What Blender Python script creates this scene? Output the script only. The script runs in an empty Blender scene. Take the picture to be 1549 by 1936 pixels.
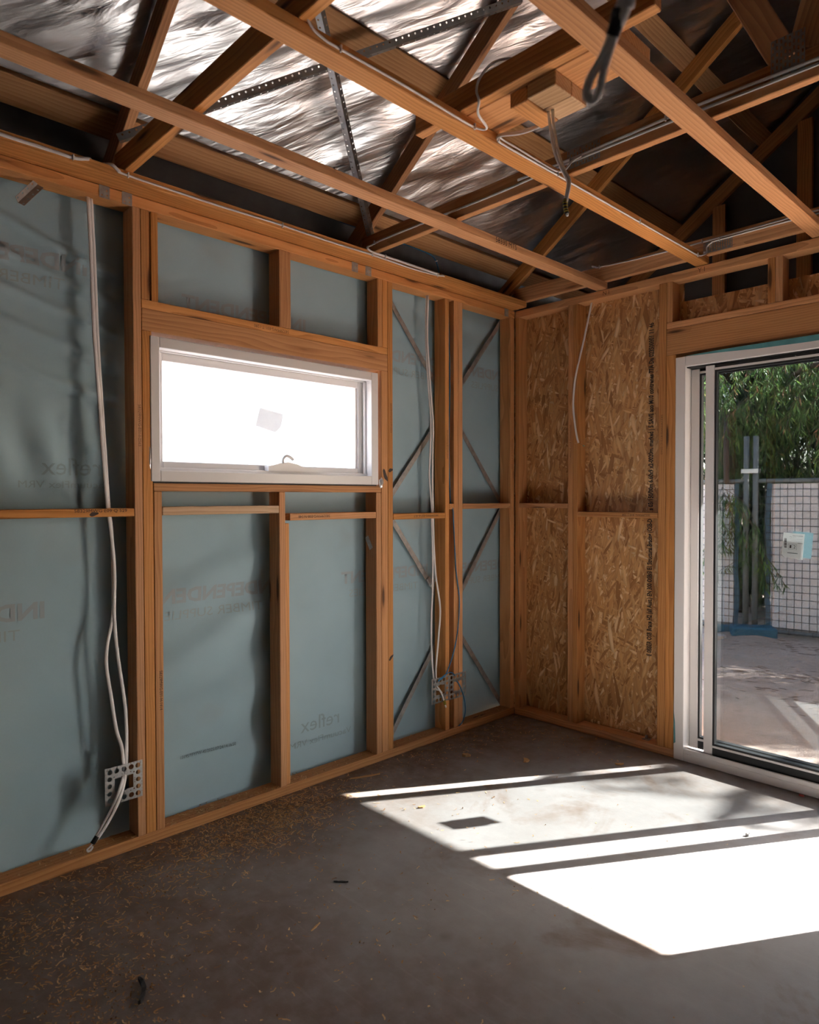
import bpy, bmesh, math, random
from mathutils import Vector, Matrix, noise

random.seed(7)
S = bpy.context.scene
COL = S.collection

# ------------------------------------------------------------------ camera
def camera_axes(yaw, pitch, roll):
    f = Vector((math.cos(pitch)*math.sin(yaw), math.cos(pitch)*math.cos(yaw), math.sin(pitch)))
    r = Vector((math.cos(yaw), -math.sin(yaw), 0))
    u = r.cross(f)
    c, s = math.cos(roll), math.sin(roll)
    return c*r+s*u, -s*r+c*u, f
CAM = Vector((2.7763, -3.6388, 1.4314))
cd = bpy.data.cameras.new('camera')
cam = bpy.data.objects.new('camera', cd)
COL.objects.link(cam)
_r, _u, _f = camera_axes(-0.80417, -0.02014, -0.00213)
cam.matrix_world = Matrix(((_r.x, _u.x, -_f.x, CAM.x), (_r.y, _u.y, -_f.y, CAM.y), (_r.z, _u.z, -_f.z, CAM.z), (0, 0, 0, 1)))
cd.sensor_fit = 'HORIZONTAL'
cd.sensor_width = 36.0
cd.lens = 36.0*1295.5/1549.0
cd.clip_start = 0.02
cd.clip_end = 300
cd.dof.use_dof = True
cd.dof.focus_distance = 3.6
cd.dof.aperture_fstop = 5.0
S.camera = cam

# ------------------------------------------------------------------ light
SUN_DIR = Vector((-0.881, -1.431, -1.197)).normalized()      # the way the sunlight travels
SUN_STRENGTH = 122.0
SKY_STRENGTH = 1.2
EXPOSURE = 0.45
w = bpy.data.worlds.new('world')
S.world = w
w.use_nodes = True
wn = w.node_tree
bgn = wn.nodes['Background']
sky = wn.nodes.new('ShaderNodeTexSky')
sky.sky_type = 'NISHITA'
sky.sun_disc = False
sky.sun_elevation = math.asin(-SUN_DIR.z)
sky.sun_rotation = math.atan2(-SUN_DIR.x, -SUN_DIR.y)
sky.air_density = 1.0
sky.dust_density = 1.5
hs_ = wn.nodes.new('ShaderNodeHueSaturation')
hs_.inputs['Saturation'].default_value = 0.8
wn.links.new(sky.outputs[0], hs_.inputs['Color'])
wn.links.new(hs_.outputs[0], bgn.inputs[0])
bgn.inputs[1].default_value = SKY_STRENGTH
sd = bpy.data.lights.new('sun', 'SUN')
sun = bpy.data.objects.new('sun', sd)
COL.objects.link(sun)
sd.energy = SUN_STRENGTH
sd.color = (1.0, 0.965, 0.92)
sd.angle = math.radians(0.53)
sun.rotation_euler = SUN_DIR.to_track_quat('-Z', 'Y').to_euler()
sun.location = (8, 12, 12)

S.view_settings.view_transform = 'Standard'
S.view_settings.look = 'None'
S.view_settings.gamma = 1
S.view_settings.use_curve_mapping = False
S.view_settings.exposure = EXPOSURE
cy = S.cycles
cy.use_denoising = True
try:
    cy.denoiser = 'OPENIMAGEDENOISE'
    cy.denoising_input_passes = 'RGB_ALBEDO_NORMAL'
except Exception:
    pass
cy.use_adaptive_sampling = True
cy.adaptive_threshold = 0.12
cy.adaptive_min_samples = 24
cy.max_bounces = 8
cy.diffuse_bounces = 4
cy.glossy_bounces = 3
cy.transmission_bounces = 4
cy.transparent_max_bounces = 24
cy.caustics_reflective = False
cy.caustics_refractive = False
cy.sample_clamp_indirect = 6.0
cy.blur_glossy = 0.6

# ------------------------------------------------------------------ materials
def srgb(r, g, b):
    f = lambda c: c/12.92 if c <= 0.04045 else ((c+0.055)/1.055)**2.4
    return (f(r/255), f(g/255), f(b/255), 1.0)

class NT:
    def __init__(self, name):
        self.m = bpy.data.materials.new(name)
        self.m.use_nodes = True
        self.t = self.m.node_tree
        self.p = self.t.nodes['Principled BSDF']
        self.o = self.t.nodes['Material Output']
    def n(self, typ, **kw):
        nd = self.t.nodes.new('ShaderNode'+typ)
        for k, v in kw.items():
            setattr(nd, k, v)
        return nd
    def l(self, a, b):
        self.t.links.new(a, b)
    def val(self, sock, v):
        if hasattr(v, 'is_output') or hasattr(v, 'links'):
            self.l(v, sock)
        else:
            sock.default_value = v
    def math(self, op, a, b=None, c=None, clamp=False):
        nd = self.n('Math', operation=op, use_clamp=clamp)
        self.val(nd.inputs[0], a)
        if b is not None: self.val(nd.inputs[1], b)
        if c is not None: self.val(nd.inputs[2], c)
        return nd.outputs[0]
    def mix(self, fac, a, b, mode='MIX'):
        nd = self.n('MixRGB', blend_type=mode)
        self.val(nd.inputs[0], fac); self.val(nd.inputs[1], a); self.val(nd.inputs[2], b)
        return nd.outputs[0]
    def ramp(self, fac, stops):
        nd = self.n('ValToRGB')
        self.l(fac, nd.inputs[0])
        e = nd.color_ramp.elements
        e[0].position, e[0].color = stops[0]
        e[1].position, e[1].color = stops[-1]
        for pos, c in stops[1:-1]:
            x = e.new(pos); x.color = c
        return nd.outputs[0]
    def mapr(self, v, a, b, c=0.0, d=1.0):
        nd = self.n('MapRange'); nd.clamp = True
        self.val(nd.inputs[0], v)
        for i, q in enumerate((a, b, c, d)): nd.inputs[i+1].default_value = q
        return nd.outputs[0]
    def noise(self, vec, scale, detail=3, rough=0.5, dist=0.0, out=0):
        nd = self.n('TexNoise')
        self.l(vec, nd.inputs['Vector'])
        nd.inputs['Scale'].default_value = scale
        nd.inputs['Detail'].default_value = detail
        nd.inputs['Roughness'].default_value = rough
        nd.inputs['Distortion'].default_value = dist
        return nd.outputs[out]
    def mapping(self, vec, scale=(1, 1, 1), rot=(0, 0, 0), loc=(0, 0, 0)):
        nd = self.n('Mapping')
        self.l(vec, nd.inputs[0])
        self.val(nd.inputs[1], loc); nd.inputs[2].default_value = rot; nd.inputs[3].default_value = scale
        return nd.outputs[0]
    def bump(self, h, strength, dist=0.01):
        nd = self.n('Bump')
        nd.inputs['Strength'].default_value = strength
        nd.inputs['Distance'].default_value = dist
        self.l(h, nd.inputs['Height'])
        self.l(nd.outputs[0], self.p.inputs['Normal'])
        return nd
    def base(self, c): self.val(self.p.inputs['Base Color'], c)
    def rough(self, c): self.val(self.p.inputs['Roughness'], c)
    def metal(self, c): self.val(self.p.inputs['Metallic'], c)
    def spec(self, c): self.val(self.p.inputs['Specular IOR Level'], c)

def plain(name, col, rough=0.5, metal=0.0, spec=0.4, vary=0.0, vscale=30, bump=0.0):
    k = NT(name)
    if vary or bump:
        co = k.n('TexCoord').outputs['Object']
        f = k.noise(co, vscale, 4)
        if vary:
            d = tuple(c*(1-vary) for c in col[:3])+(1,)
            l_ = tuple(min(1, c*(1+vary)) for c in col[:3])+(1,)
            k.base(k.ramp(f, [(0.3, d), (0.7, l_)]))
        else: k.base(col)
        if bump: k.bump(f, bump, 0.003)
    else:
        k.base(col)
    k.rough(rough); k.metal(metal); k.spec(spec)
    return k.m

def pine_material(name, light, mid, dark, knots=True):
    """sawn pine: growth rings about an off-centre pith, streaks, a few knots, each board different"""
    k = NT(name)
    co = k.n('TexCoord').outputs['Object']
    rnd = k.n('ObjectInfo').outputs['Random']
    off = k.n('CombineXYZ')
    k.l(k.math('MULTIPLY', rnd, 37.0), off.inputs[0])
    k.l(k.math('MULTIPLY', k.math('FRACT', k.math('MULTIPLY', rnd, 7.31)), 0.16), off.inputs[1])
    k.l(k.math('MULTIPLY', k.math('FRACT', k.math('MULTIPLY', rnd, 13.7)), 0.16), off.inputs[2])
    add = k.n('VectorMath', operation='ADD')
    k.l(co, add.inputs[0]); k.l(off.outputs[0], add.inputs[1])
    v = add.outputs[0]
    # rings
    vr = k.mapping(v, (0.05, 1.0, 1.0), (0, 0.02, 0.015))
    wob = k.noise(k.mapping(v, (1.1, 6, 6)), 1.6, 2, 0.5, 0, 1)
    wv = k.n('VectorMath', operation='MULTIPLY_ADD')
    k.l(wob, wv.inputs[0]); wv.inputs[1].default_value = (0.02, 0.05, 0.05); k.l(vr, wv.inputs[2])
    ring = k.n('TexWave', wave_type='RINGS', rings_direction='X', wave_profile='SAW')
    k.l(wv.outputs[0], ring.inputs[0])
    ring.inputs['Scale'].default_value = 24
    ring.inputs['Distortion'].default_value = 1.2
    ring.inputs['Detail'].default_value = 2
    ring.inputs['Detail Scale'].default_value = 0.6
    streak = k.noise(k.mapping(v, (2.0, 60, 60)), 2.0, 4, 0.6)
    blotch = k.noise(k.mapping(v, (0.9, 5, 5)), 1.5, 2)
    f = k.math('ADD', k.math('MULTIPLY', ring.outputs['Fac'], 0.34), k.math('ADD', k.math('MULTIPLY', streak, 0.45), k.math('MULTIPLY', blotch, 0.35)))
    c = k.ramp(f, [(0.25, light), (0.55, mid), (0.92, dark)])
    hv = k.n('HueSaturation')
    k.l(c, hv.inputs['Color'])
    k.l(k.math('ADD', k.math('MULTIPLY', rnd, 0.34), 0.82), hv.inputs['Value'])
    k.l(k.math('ADD', k.math('MULTIPLY', k.math('FRACT', k.math('MULTIPLY', rnd, 5.3)), 0.16), 0.92), hv.inputs['Saturation'])
    c = hv.outputs[0]
    if knots:
        vk = k.mapping(v, (2.1, 13, 13))
        vo = k.n('TexVoronoi'); k.l(vk, vo.inputs['Vector']); vo.inputs['Scale'].default_value = 1.0
        sep = k.n('SeparateColor'); k.l(vo.outputs['Color'], sep.inputs[0])
        pick = k.math('GREATER_THAN', sep.outputs[0], 0.5)
        dd = k.math('ADD', vo.outputs['Distance'], k.math('MULTIPLY', streak, 0.08))
        halo = k.math('MULTIPLY', k.mapr(dd, 0.34, 0.16), pick)
        core = k.math('MULTIPLY', k.mapr(dd, 0.2, 0.13), pick)
        c = k.mix(k.math('MULTIPLY', halo, 0.45), c, (dark[0]*0.8, dark[1]*0.7, dark[2]*0.6, 1))
        c = k.mix(k.math('MULTIPLY', core, 0.85), c, (0.05, 0.022, 0.01, 1))
    k.base(c)
    k.rough(0.62); k.spec(0.3)
    k.bump(k.math('ADD', streak, k.math('MULTIPLY', ring.outputs['Fac'], 0.4)), 0.25, 0.0012)
    return k.m

PINE = pine_material('pine', (0.70, 0.355, 0.150, 1), (0.60, 0.280, 0.105, 1), (0.38, 0.150, 0.050, 1))
ROOFPINE = pine_material('roof_pine', (0.58, 0.33, 0.15, 1), (0.49, 0.25, 0.10, 1), (0.30, 0.13, 0.045, 1))
RAWPINE = pine_material('raw_pine', (0.66, 0.46, 0.28, 1), (0.56, 0.36, 0.20, 1), (0.40, 0.23, 0.12, 1))

def osb_material():
    k = NT('oriented_strand_board')
    co = k.n('TexCoord').outputs['Object']
    col = None; height = None
    pal = [(0.0, (0.33, 0.14, 0.045, 1)), (0.3, (0.64, 0.33, 0.12, 1)), (0.6, (0.76, 0.42, 0.165, 1)), (0.86, (0.84, 0.52, 0.24, 1)), (1.0, (0.92, 0.68, 0.40, 1))]
    warp = k.noise(co, 4, 2, 0.5, 0, 1)
    for i, (ang, sx, sz) in enumerate([(0.10, 95, 15), (-0.30, 66, 12), (0.42, 84, 16), (-0.08, 50, 9), (1.25, 80, 15), (-0.62, 78, 14), (0.18, 44, 7), (-0.22, 60, 10)]):
        wv = k.n('VectorMath', operation='MULTIPLY_ADD')
        k.l(warp, wv.inputs[0]); wv.inputs[1].default_value = (0.015, 0.0, 0.015); k.l(co, wv.inputs[2])
        r = k.mapping(wv.outputs[0], (1, 1, 1), (0, ang, 0), (i*3.1, 0, i*1.7))
        v = k.mapping(r, (sx, 1.0, sz))
        vo = k.n('TexVoronoi'); k.l(v, vo.inputs['Vector']); vo.inputs['Scale'].default_value = 1.0
        vo.inputs['Randomness'].default_value = 0.95
        sp = k.n('SeparateColor'); k.l(vo.outputs['Color'], sp.inputs[0])
        c = k.ramp(sp.outputs[1], pal)
        c = k.mix(k.mapr(vo.outputs['Distance'], 0.35, 0.8, 0, 0.4), c, (0.22, 0.09, 0.03, 1))
        if col is None: col = c; height = sp.outputs[2]
        else:
            m = k.math('GREATER_THAN', sp.outputs[0], 0.55 if i < 4 else 0.78)
            col = k.mix(m, col, c)
            height = k.mix(m, height, sp.outputs[2])
    col = k.mix(0.08, col, (0.40, 0.19, 0.07, 1))
    grain = k.noise(k.mapping(co, (220, 10, 28)), 1.0, 2)
    col = k.mix(k.math('MULTIPLY', grain, 0.14), col, (0.2, 0.08, 0.03, 1))
    k.base(col); k.rough(0.55); k.spec(0.35)
    k.bump(height, 0.35, 0.0016)
    return k.m
OSB = osb_material()

def sarking_material():
    k = NT('wall_wrap')
    co = k.n('TexCoord').outputs['Object']
    big = k.noise(co, 2.2, 3)
    fine = k.noise(co, 260, 2)
    wv = k.n('TexWave', wave_type='BANDS', bands_direction='DIAGONAL'); k.l(co, wv.inputs[0]); wv.inputs['Scale'].default_value = 160
    wv.inputs['Distortion'].default_value = 1.5
    c = k.ramp(big, [(0.3, (0.305, 0.44, 0.50, 1)), (0.7, (0.365, 0.515, 0.58, 1))])
    c = k.mix(k.math('MULTIPLY', fine, 0.18), c, (0.28, 0.36, 0.37, 1))
    st = k.noise(co, 3.1, 2)
    c = k.mix(k.mapr(st, 0.66, 0.78, 0, 0.18), c, (0.30, 0.25, 0.20, 1))
    k.base(c); k.rough(0.62); k.spec(0.3)
    k.bump(k.math('ADD', fine, k.math('MULTIPLY', wv.outputs['Fac'], 0.5)), 0.12, 0.001)
    return k.m
WRAP = sarking_material()

def foil_material():
    k = NT('silver_foil')
    co = k.n('TexCoord').outputs['Object']
    # long tension creases, finer crinkles in patches
    c1 = k.noise(k.mapping(k.mapping(co, (1, 1, 1), (0, 0, -0.92)), (5.0, 30, 5.0)), 1.0, 3, 0.5, 0.5)
    c2 = k.noise(k.mapping(co, (26, 26, 26)), 1.0, 3, 0.55, 1.0)
    zone = k.noise(co, 2.6, 2)
    h = k.math('ADD', k.math('MULTIPLY', c1, 1.0), k.math('MULTIPLY', c2, k.mapr(zone, 0.45, 0.75, 0.05, 0.30)))
    k.base((0.84, 0.84, 0.86, 1)); k.metal(1.0)
    k.rough(k.mapr(k.noise(co, 6, 3), 0.3, 0.7, 0.285, 0.37))
    k.bump(h, 0.34, 0.016)
    return k.m
FOIL = foil_material()

def concrete_material():
    k = NT('concrete')
    co = k.n('TexCoord').outputs['Object']
    sx = k.n('SeparateXYZ'); k.l(co, sx.inputs[0])
    n1 = k.noise(co, 1.6, 5, 0.6)
    n2 = k.noise(co, 14, 4, 0.6)
    n3 = k.noise(co, 160, 2)
    c = k.ramp(n1, [(0.3, (0.25, 0.235, 0.225, 1)), (0.55, (0.31, 0.297, 0.29, 1)), (0.75, (0.35, 0.34, 0.334, 1))])
    c = k.mix(k.math('MULTIPLY', n2, 0.25), c, (0.17, 0.14, 0.125, 1))
    # brown sawdust film, thickest along the framed walls, in blotches elsewhere, plus painted shade in the foreground
    wob = k.math('MULTIPLY', k.math('SUBTRACT', k.noise(co, 3.0, 4), 0.5), 1.1)
    near = k.mapr(k.math('ADD', sx.outputs[0], wob), 0.75, 0.05)
    nearb = k.mapr(k.math('SUBTRACT', k.math('MULTIPLY', wob, 0.6), sx.outputs[1]), 0.5, 0.0)
    bl = k.math('MULTIPLY', k.mapr(k.noise(co, 2.4, 5, 0.62, 0.8), 0.53, 0.70), 0.75)
    fore_dust_shade = k.math('MULTIPLY', k.mapr(k.math('ADD', sx.outputs[1], k.math('MULTIPLY', wob, 1.2)), -1.75, -2.6), 0.78)  # sawdust and painted vignette together, deepening toward the camera
    dust_shade = k.math('MAXIMUM', k.math('MAXIMUM', k.math('MAXIMUM', near, fore_dust_shade), k.math('MULTIPLY', nearb, 0.6)), bl)
    dust_shade = k.math('MULTIPLY', dust_shade, k.mapr(n2, 0.25, 0.6, 0.5, 0.95))
    c = k.mix(dust_shade, c, (0.155, 0.092, 0.056, 1))
    # fine trowel lines and small dark stains
    tr = k.noise(k.mapping(co, (3, 40, 1), (0, 0, 0.5)), 1.2, 3)
    c = k.mix(k.mapr(tr, 0.6, 0.8, 0, 0.16), c, (0.45, 0.42, 0.40, 1))
    vs = k.n('TexVoronoi'); k.l(co, vs.inputs['Vector']); vs.inputs['Scale'].default_value = 2.3
    c = k.mix(k.mapr(k.math('ADD', vs.outputs['Distance'], k.math('MULTIPLY', n2, 0.2)), 0.18, 0.10, 0, 0.45), c, (0.12, 0.085, 0.065, 1))
    k.base(c)
    k.rough(k.mapr(n2, 0.3, 0.7, 0.5, 0.75)); k.spec(0.35)
    k.bump(k.math('ADD', n2, k.math('MULTIPLY', n3, 0.5)), 0.16, 0.004)
    return k.m
CONCRETE = concrete_material()

def glass_material(name, tint, refl=1.0, rough=0.0):
    """thin flat pane: light goes straight through, tinted, with the Fresnel reflection of a pane"""
    k = NT(name)
    k.t.nodes.remove(k.p)
    tr = k.n('BsdfTransparent'); tr.inputs[0].default_value = tint
    gl = k.n('BsdfGlossy'); gl.inputs['Roughness'].default_value = rough; gl.inputs[0].default_value = (0.9, 1.0, 1.0, 1)
    fr = k.n('Fresnel'); fr.inputs[0].default_value = 1.55
    mx = k.n('MixShader')
    k.l(k.math('MULTIPLY', fr.outputs[0], refl, clamp=True), mx.inputs[0]); k.l(tr.outputs[0], mx.inputs[1]); k.l(gl.outputs[0], mx.inputs[2])
    k.l(mx.outputs[0], k.o.inputs[0])
    return k.m
GLASS = glass_material('tinted_glass', (0.335, 0.348, 0.35, 1))

def frosted_material():
    k = NT('obscure_glass')
    k.t.nodes.remove(k.p)
    tr = k.n('BsdfTransparent'); tr.inputs[0].default_value = (0.93, 0.96, 0.97, 1)
    tl = k.n('BsdfTranslucent'); tl.inputs[0].default_value = (0.9, 0.93, 0.95, 1)
    m1 = k.n('MixShader'); m1.inputs[0].default_value = 0.45
    k.l(tr.outputs[0], m1.inputs[1]); k.l(tl.outputs[0], m1.inputs[2])
    gl = k.n('BsdfGlossy'); gl.inputs['Roughness'].default_value = 0.25
    m2 = k.n('MixShader'); m2.inputs[0].default_value = 0.06
    k.l(m1.outputs[0], m2.inputs[1]); k.l(gl.outputs[0], m2.inputs[2])
    k.l(m2.outputs[0], k.o.inputs[0])
    return k.m
FROST = frosted_material()

def cloth_material(name, col, trans):
    k = NT(name)
    co = k.n('TexCoord').outputs['Object']
    f = k.noise(co, 7, 4)
    d = tuple(c*0.86 for c in col[:3])+(1,)
    c = k.ramp(f, [(0.3, d), (0.7, col)])
    k.base(c); k.rough(0.7)
    tl = k.n('BsdfTranslucent'); k.l(c, tl.inputs[0])
    m = k.n('MixShader'); m.inputs[0].default_value = trans
    k.l(k.p.outputs[0], m.inputs[1]); k.l(tl.outputs[0], m.inputs[2]); k.l(m.outputs[0], k.o.inputs[0])
    return k.m

def leaf_material(name, stops):
    k = NT(name)
    g = k.n('NewGeometry')
    c = k.ramp(g.outputs['Random Per Island'], stops)
    k.base(c); k.rough(0.5); k.spec(0.3)
    tl = k.n('BsdfTranslucent'); k.l(c, tl.inputs[0])
    m = k.n('MixShader'); m.inputs[0].default_value = 0.3
    k.l(k.p.outputs[0], m.inputs[1]); k.l(tl.outputs[0], m.inputs[2]); k.l(m.outputs[0], k.o.inputs[0])
    return k.m

WHITE = plain('white_powder_coat', (0.80, 0.765, 0.745, 1), 0.32, 0, 0.5)
BLACKRUB = plain('black_rubber', (0.016, 0.017, 0.018, 1), 0.55)
GALV = plain('galvanised_steel', (0.50, 0.50, 0.49, 1), 0.38, 0.9, 0.5, 0.12, 25)
DULLGALV = plain('dull_strap_steel', (0.34, 0.315, 0.29, 1), 0.42, 0.35, 0.5, 0.2, 30)
DARKSTEEL = plain('dark_fascia_steel', (0.14, 0.13, 0.125, 1), 0.45, 0.3, 0.5, 0.15, 12)
CABLE = plain('white_cable_sheath', (0.84, 0.80, 0.78, 1), 0.4)
CLIPM = plain('cable_clip_plastic', (0.70, 0.65, 0.62, 1), 0.4)
BLUECAB = plain('blue_cable_sheath', (0.03, 0.20, 0.40, 1), 0.4)
BLACKTAPE = plain('black_tape', (0.012, 0.012, 0.012, 1), 0.5)
YELLOW = plain('yellow_band', (0.55, 0.42, 0.02, 1), 0.5)
INKDARK = plain('dark_ink', (0.035, 0.022, 0.016, 1), 0.7)
INKBROWN = plain('brown_ink', (0.16, 0.065, 0.025, 1), 0.7)
INKWRAP = plain('faded_wrap_print', (0.335, 0.405, 0.415, 1), 0.65, 0, 0.3)
INKWRAP2 = plain('faded_red_wrap_print', (0.340, 0.395, 0.42, 1), 0.65, 0, 0.3)
INKGREY = plain('grey_wrap_print', (0.10, 0.12, 0.125, 1), 0.65, 0, 0.3)
INKFAINT = plain('faint_wrap_print', (0.275, 0.365, 0.39, 1), 0.65, 0, 0.3)
PAPER = cloth_material('paper_label', (0.55, 0.60, 0.60, 1), 0.10)
PAPERBLUE = cloth_material('blue_label_backing', (0.34, 0.55, 0.62, 1), 0.14)
TEALTAPE = plain('teal_flashing', (0.10, 0.30, 0.32, 1), 0.45, 0, 0.4, 0.15, 20)
CLADDING = plain('dark_cladding', (0.075, 0.07, 0.068, 1), 0.7, 0, 0.3, 0.1, 8)
PLAINWALL = plain('far_wall_wrap', (0.42, 0.42, 0.41, 1), 0.7, 0, 0.3, 0.08, 3)
SHEET = plain('roof_sheet', (0.09, 0.09, 0.09, 1), 0.5, 0.2)

def sand_material():
    k = NT('sand')
    co = k.n('TexCoord').outputs['Object']
    n1 = k.noise(co, 1.3, 5, 0.6); n2 = k.noise(co, 22, 5, 0.65); n3 = k.noise(co, 190, 2)
    c = k.ramp(n1, [(0.3, (0.44, 0.34, 0.285, 1)), (0.7, (0.58, 0.47, 0.41, 1))])
    c = k.mix(k.mapr(n2, 0.56, 0.74, 0, 0.7), c, (0.17, 0.12, 0.085, 1))
    k.base(c); k.rough(0.9); k.spec(0.15)
    k.bump(k.math('ADD', n2, k.math('MULTIPLY', n3, 0.6)), 0.6, 0.02)
    return k.m
SAND = sand_material()
def chip_material():
    k = NT('wood_shavings')
    c = k.ramp(k.n('NewGeometry').outputs['Random Per Island'], [(0.0, (0.26, 0.13, 0.05, 1)), (0.5, (0.55, 0.31, 0.13, 1)), (1.0, (0.75, 0.50, 0.25, 1))])
    k.base(c); k.rough(0.7); k.spec(0.25)
    return k.m
CHIP = chip_material()

# ------------------------------------------------------------------ helpers
WM = {}
def link(o, parent=None, world=None):
    COL.objects.link(o)
    m = world if world is not None else Matrix.Identity(4)
    o.matrix_basis = m
    WM[o.name] = m.copy()
    if parent is not None:
        o.parent = parent
        o.matrix_parent_inverse = WM[parent.name].inverted()
    return o
def tag(o, label=None, cat=None, group=None, kind=None):
    if label: o['label'] = label
    if cat: o['category'] = cat
    if group: o['group'] = group
    if kind: o['kind'] = kind
    return o
def empty(name, loc=(0, 0, 0)):
    o = bpy.data.objects.new(name, None)
    o.empty_display_size = 0.05
    return link(o, None, Matrix.Translation(loc))
def mesh_obj(name, me, mat, parent=None, world=None):
    if mat is not None and not me.materials:
        me.materials.append(mat)
    return link(bpy.data.objects.new(name, me), parent, world)
def pydata(name, verts, faces, smooth=False):
    me = bpy.data.meshes.new(name)
    me.from_pydata([tuple(v) for v in verts], [], faces)
    me.update()
    if smooth:
        me.polygons.foreach_set('use_smooth', [True]*len(me.polygons))
    return me
_boxes = {}
def box_mesh(a, b, c, mat, bev):
    key = (round(a, 4), round(b, 4), round(c, 4), mat.name, bev)
    if key not in _boxes:
        bm = bmesh.new()
        bmesh.ops.create_cube(bm, size=1)
        bmesh.ops.scale(bm, vec=(a, b, c), verts=bm.verts)
        if bev:
            bmesh.ops.bevel(bm, geom=bm.edges[:], offset=min(bev, 0.3*min(a, b, c)), segments=1, affect='EDGES', profile=0.5)
        me = bpy.data.meshes.new('box')
        bm.to_mesh(me); bm.free()
        me.materials.append(mat)
        _boxes[key] = me
    return _boxes[key]
RY = Matrix(((0, -1, 0, 0), (1, 0, 0, 0), (0, 0, 1, 0), (0, 0, 0, 1)))       # local X -> world Y
RZ = Matrix(((0, 0, -1, 0), (0, 1, 0, 0), (1, 0, 0, 0), (0, 0, 0, 1)))       # local X -> world Z
def bx(name, x0, x1, y0, y1, z0, z1, mat, parent=None, bev=0.0025):
    """an axis-aligned bar as one object whose local X runs along its length (so the grain does too)"""
    d = (x1-x0, y1-y0, z1-z0)
    c = Matrix.Translation(((x0+x1)/2, (y0+y1)/2, (z0+z1)/2))
    i = d.index(max(d))
    if i == 0: me, M = box_mesh(d[0], d[1], d[2], mat, bev), c
    elif i == 1: me, M = box_mesh(d[1], d[0], d[2], mat, bev), c @ RY
    else: me, M = box_mesh(d[2], d[1], d[0], mat, bev), c @ RZ
    return link(bpy.data.objects.new(name, me), parent, M)
def beam(name, a, b, wid, dep, mat, parent=None, side=Vector((0, 1, 0)), bev=0.0025):
    """bar from a to b; wid along 'side', dep across"""
    a = Vector(a); b = Vector(b)
    X = (b-a).normalized()
    Y = (side-X*side.dot(X)).normalized()
    Z = X.cross(Y)
    me = box_mesh((b-a).length, wid, dep, mat, bev)
    c = (a+b)/2
    M = Matrix(((X.x, Y.x, Z.x, c.x), (X.y, Y.y, Z.y, c.y), (X.z, Y.z, Z.z, c.z), (0, 0, 0, 1)))
    return link(bpy.data.objects.new(name, me), parent, M)
def frame_matrix(origin, right, up):
    r = Vector(right).normalized(); u = Vector(up).normalized(); n = r.cross(u)
    return Matrix(((r.x, u.x, n.x, origin[0]), (r.y, u.y, n.y, origin[1]), (r.z, u.z, n.z, origin[2]), (0, 0, 0, 1)))
def catmull(pts, sub=8):
    P = [Vector(p) for p in pts]
    if len(P) < 3: return P
    P = [P[0]*2-P[1]]+P+[P[-1]*2-P[-2]]
    out = []
    for i in range(1, len(P)-2):
        for j in range(sub):
            t = j/sub
            a, b, c, d = P[i-1], P[i], P[i+1], P[i+2]
            out.append(0.5*((2*b)+(c-a)*t+(2*a-5*b+4*c-d)*t*t+(3*b-a-3*c+d)*t**3))
    out.append(P[-2])
    return out
def tube_data(pts, r, flat=1.0, wide=Vector((0, 0, 1)), n=8, sub=8, verts=None, faces=None, taper=None):
    """sweep an ellipse (r*flat along 'wide', r across) along a smooth path"""
    verts = [] if verts is None else verts
    faces = [] if faces is None else faces
    path = catmull(pts, sub)
    base = len(verts)
    prev = None
    for i, p in enumerate(path):
        t = (path[min(i+1, len(path)-1)]-path[max(i-1, 0)]).normalized()
        wv = wide if prev is None else prev
        w_ = wv-t*wv.dot(t)
        if w_.length < 1e-4:
            w_ = t.orthogonal()
        w_.normalize(); prev = w_
        s_ = t.cross(w_)
        rr = r if taper is None else r*(1+(taper-1)*i/max(1, len(path)-1))
        for j in range(n):
            a = 2*math.pi*j/n
            verts.append(p+w_*(rr*flat*math.cos(a))+s_*(rr*math.sin(a)))
    m = len(path)
    for i in range(m-1):
        for j in range(n):
            a = base+i*n+j; b = base+i*n+(j+1) % n
            faces.append((a, b, b+n, a+n))
    faces.append(tuple(base+j for j in reversed(range(n))))
    faces.append(tuple(base+(m-1)*n+j for j in range(n)))
    return verts, faces
def tube(name, pts, r, mat, parent=None, flat=1.0, wide=Vector((0, 0, 1)), n=8, sub=8):
    v, f = tube_data(pts, r, flat, wide, n, sub)
    return mesh_obj(name, pydata(name, v, f, True), mat, parent)
def plate2d(outline, holes, thick):
    """flat plate in XY with real holes"""
    cu = bpy.data.curves.new('plate', 'CURVE')
    cu.dimensions = '2D'; cu.fill_mode = 'BOTH'; cu.extrude = thick/2
    for ring in [outline]+holes:
        sp = cu.splines.new('POLY')
        sp.points.add(len(ring)-1)
        for p, q in zip(sp.points, ring): p.co = (q[0], q[1], 0, 1)
        sp.use_cyclic_u = True
    ob = bpy.data.objects.new('plate', cu)
    me = bpy.data.meshes.new_from_object(ob)
    bpy.data.objects.remove(ob); bpy.data.curves.remove(cu)
    return me
def circ(x, y, r, n=12):
    return [(x+r*math.cos(2*math.pi*i/n), y+r*math.sin(2*math.pi*i/n)) for i in range(n)]
def rect(x0, y0, x1, y1):
    return [(x0, y0), (x1, y0), (x1, y1), (x0, y1)]
def text_mesh(body, size, bold=0.0, width=None, res=2):
    cu = bpy.data.curves.new('txt', 'FONT')
    cu.body = body; cu.size = size; cu.offset = bold; cu.resolution_u = res
    cu.align_x = 'CENTER'; cu.align_y = 'CENTER'
    ob = bpy.data.objects.new('txt', cu)
    me = bpy.data.meshes.new_from_object(ob)
    bpy.data.objects.remove(ob); bpy.data.curves.remove(cu)
    if width:
        xs = [v.co.x for v in me.vertices]
        k = width/max(1e-6, max(xs)-min(xs))
        for v in me.vertices: v.co.x *= k
    return me
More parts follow.
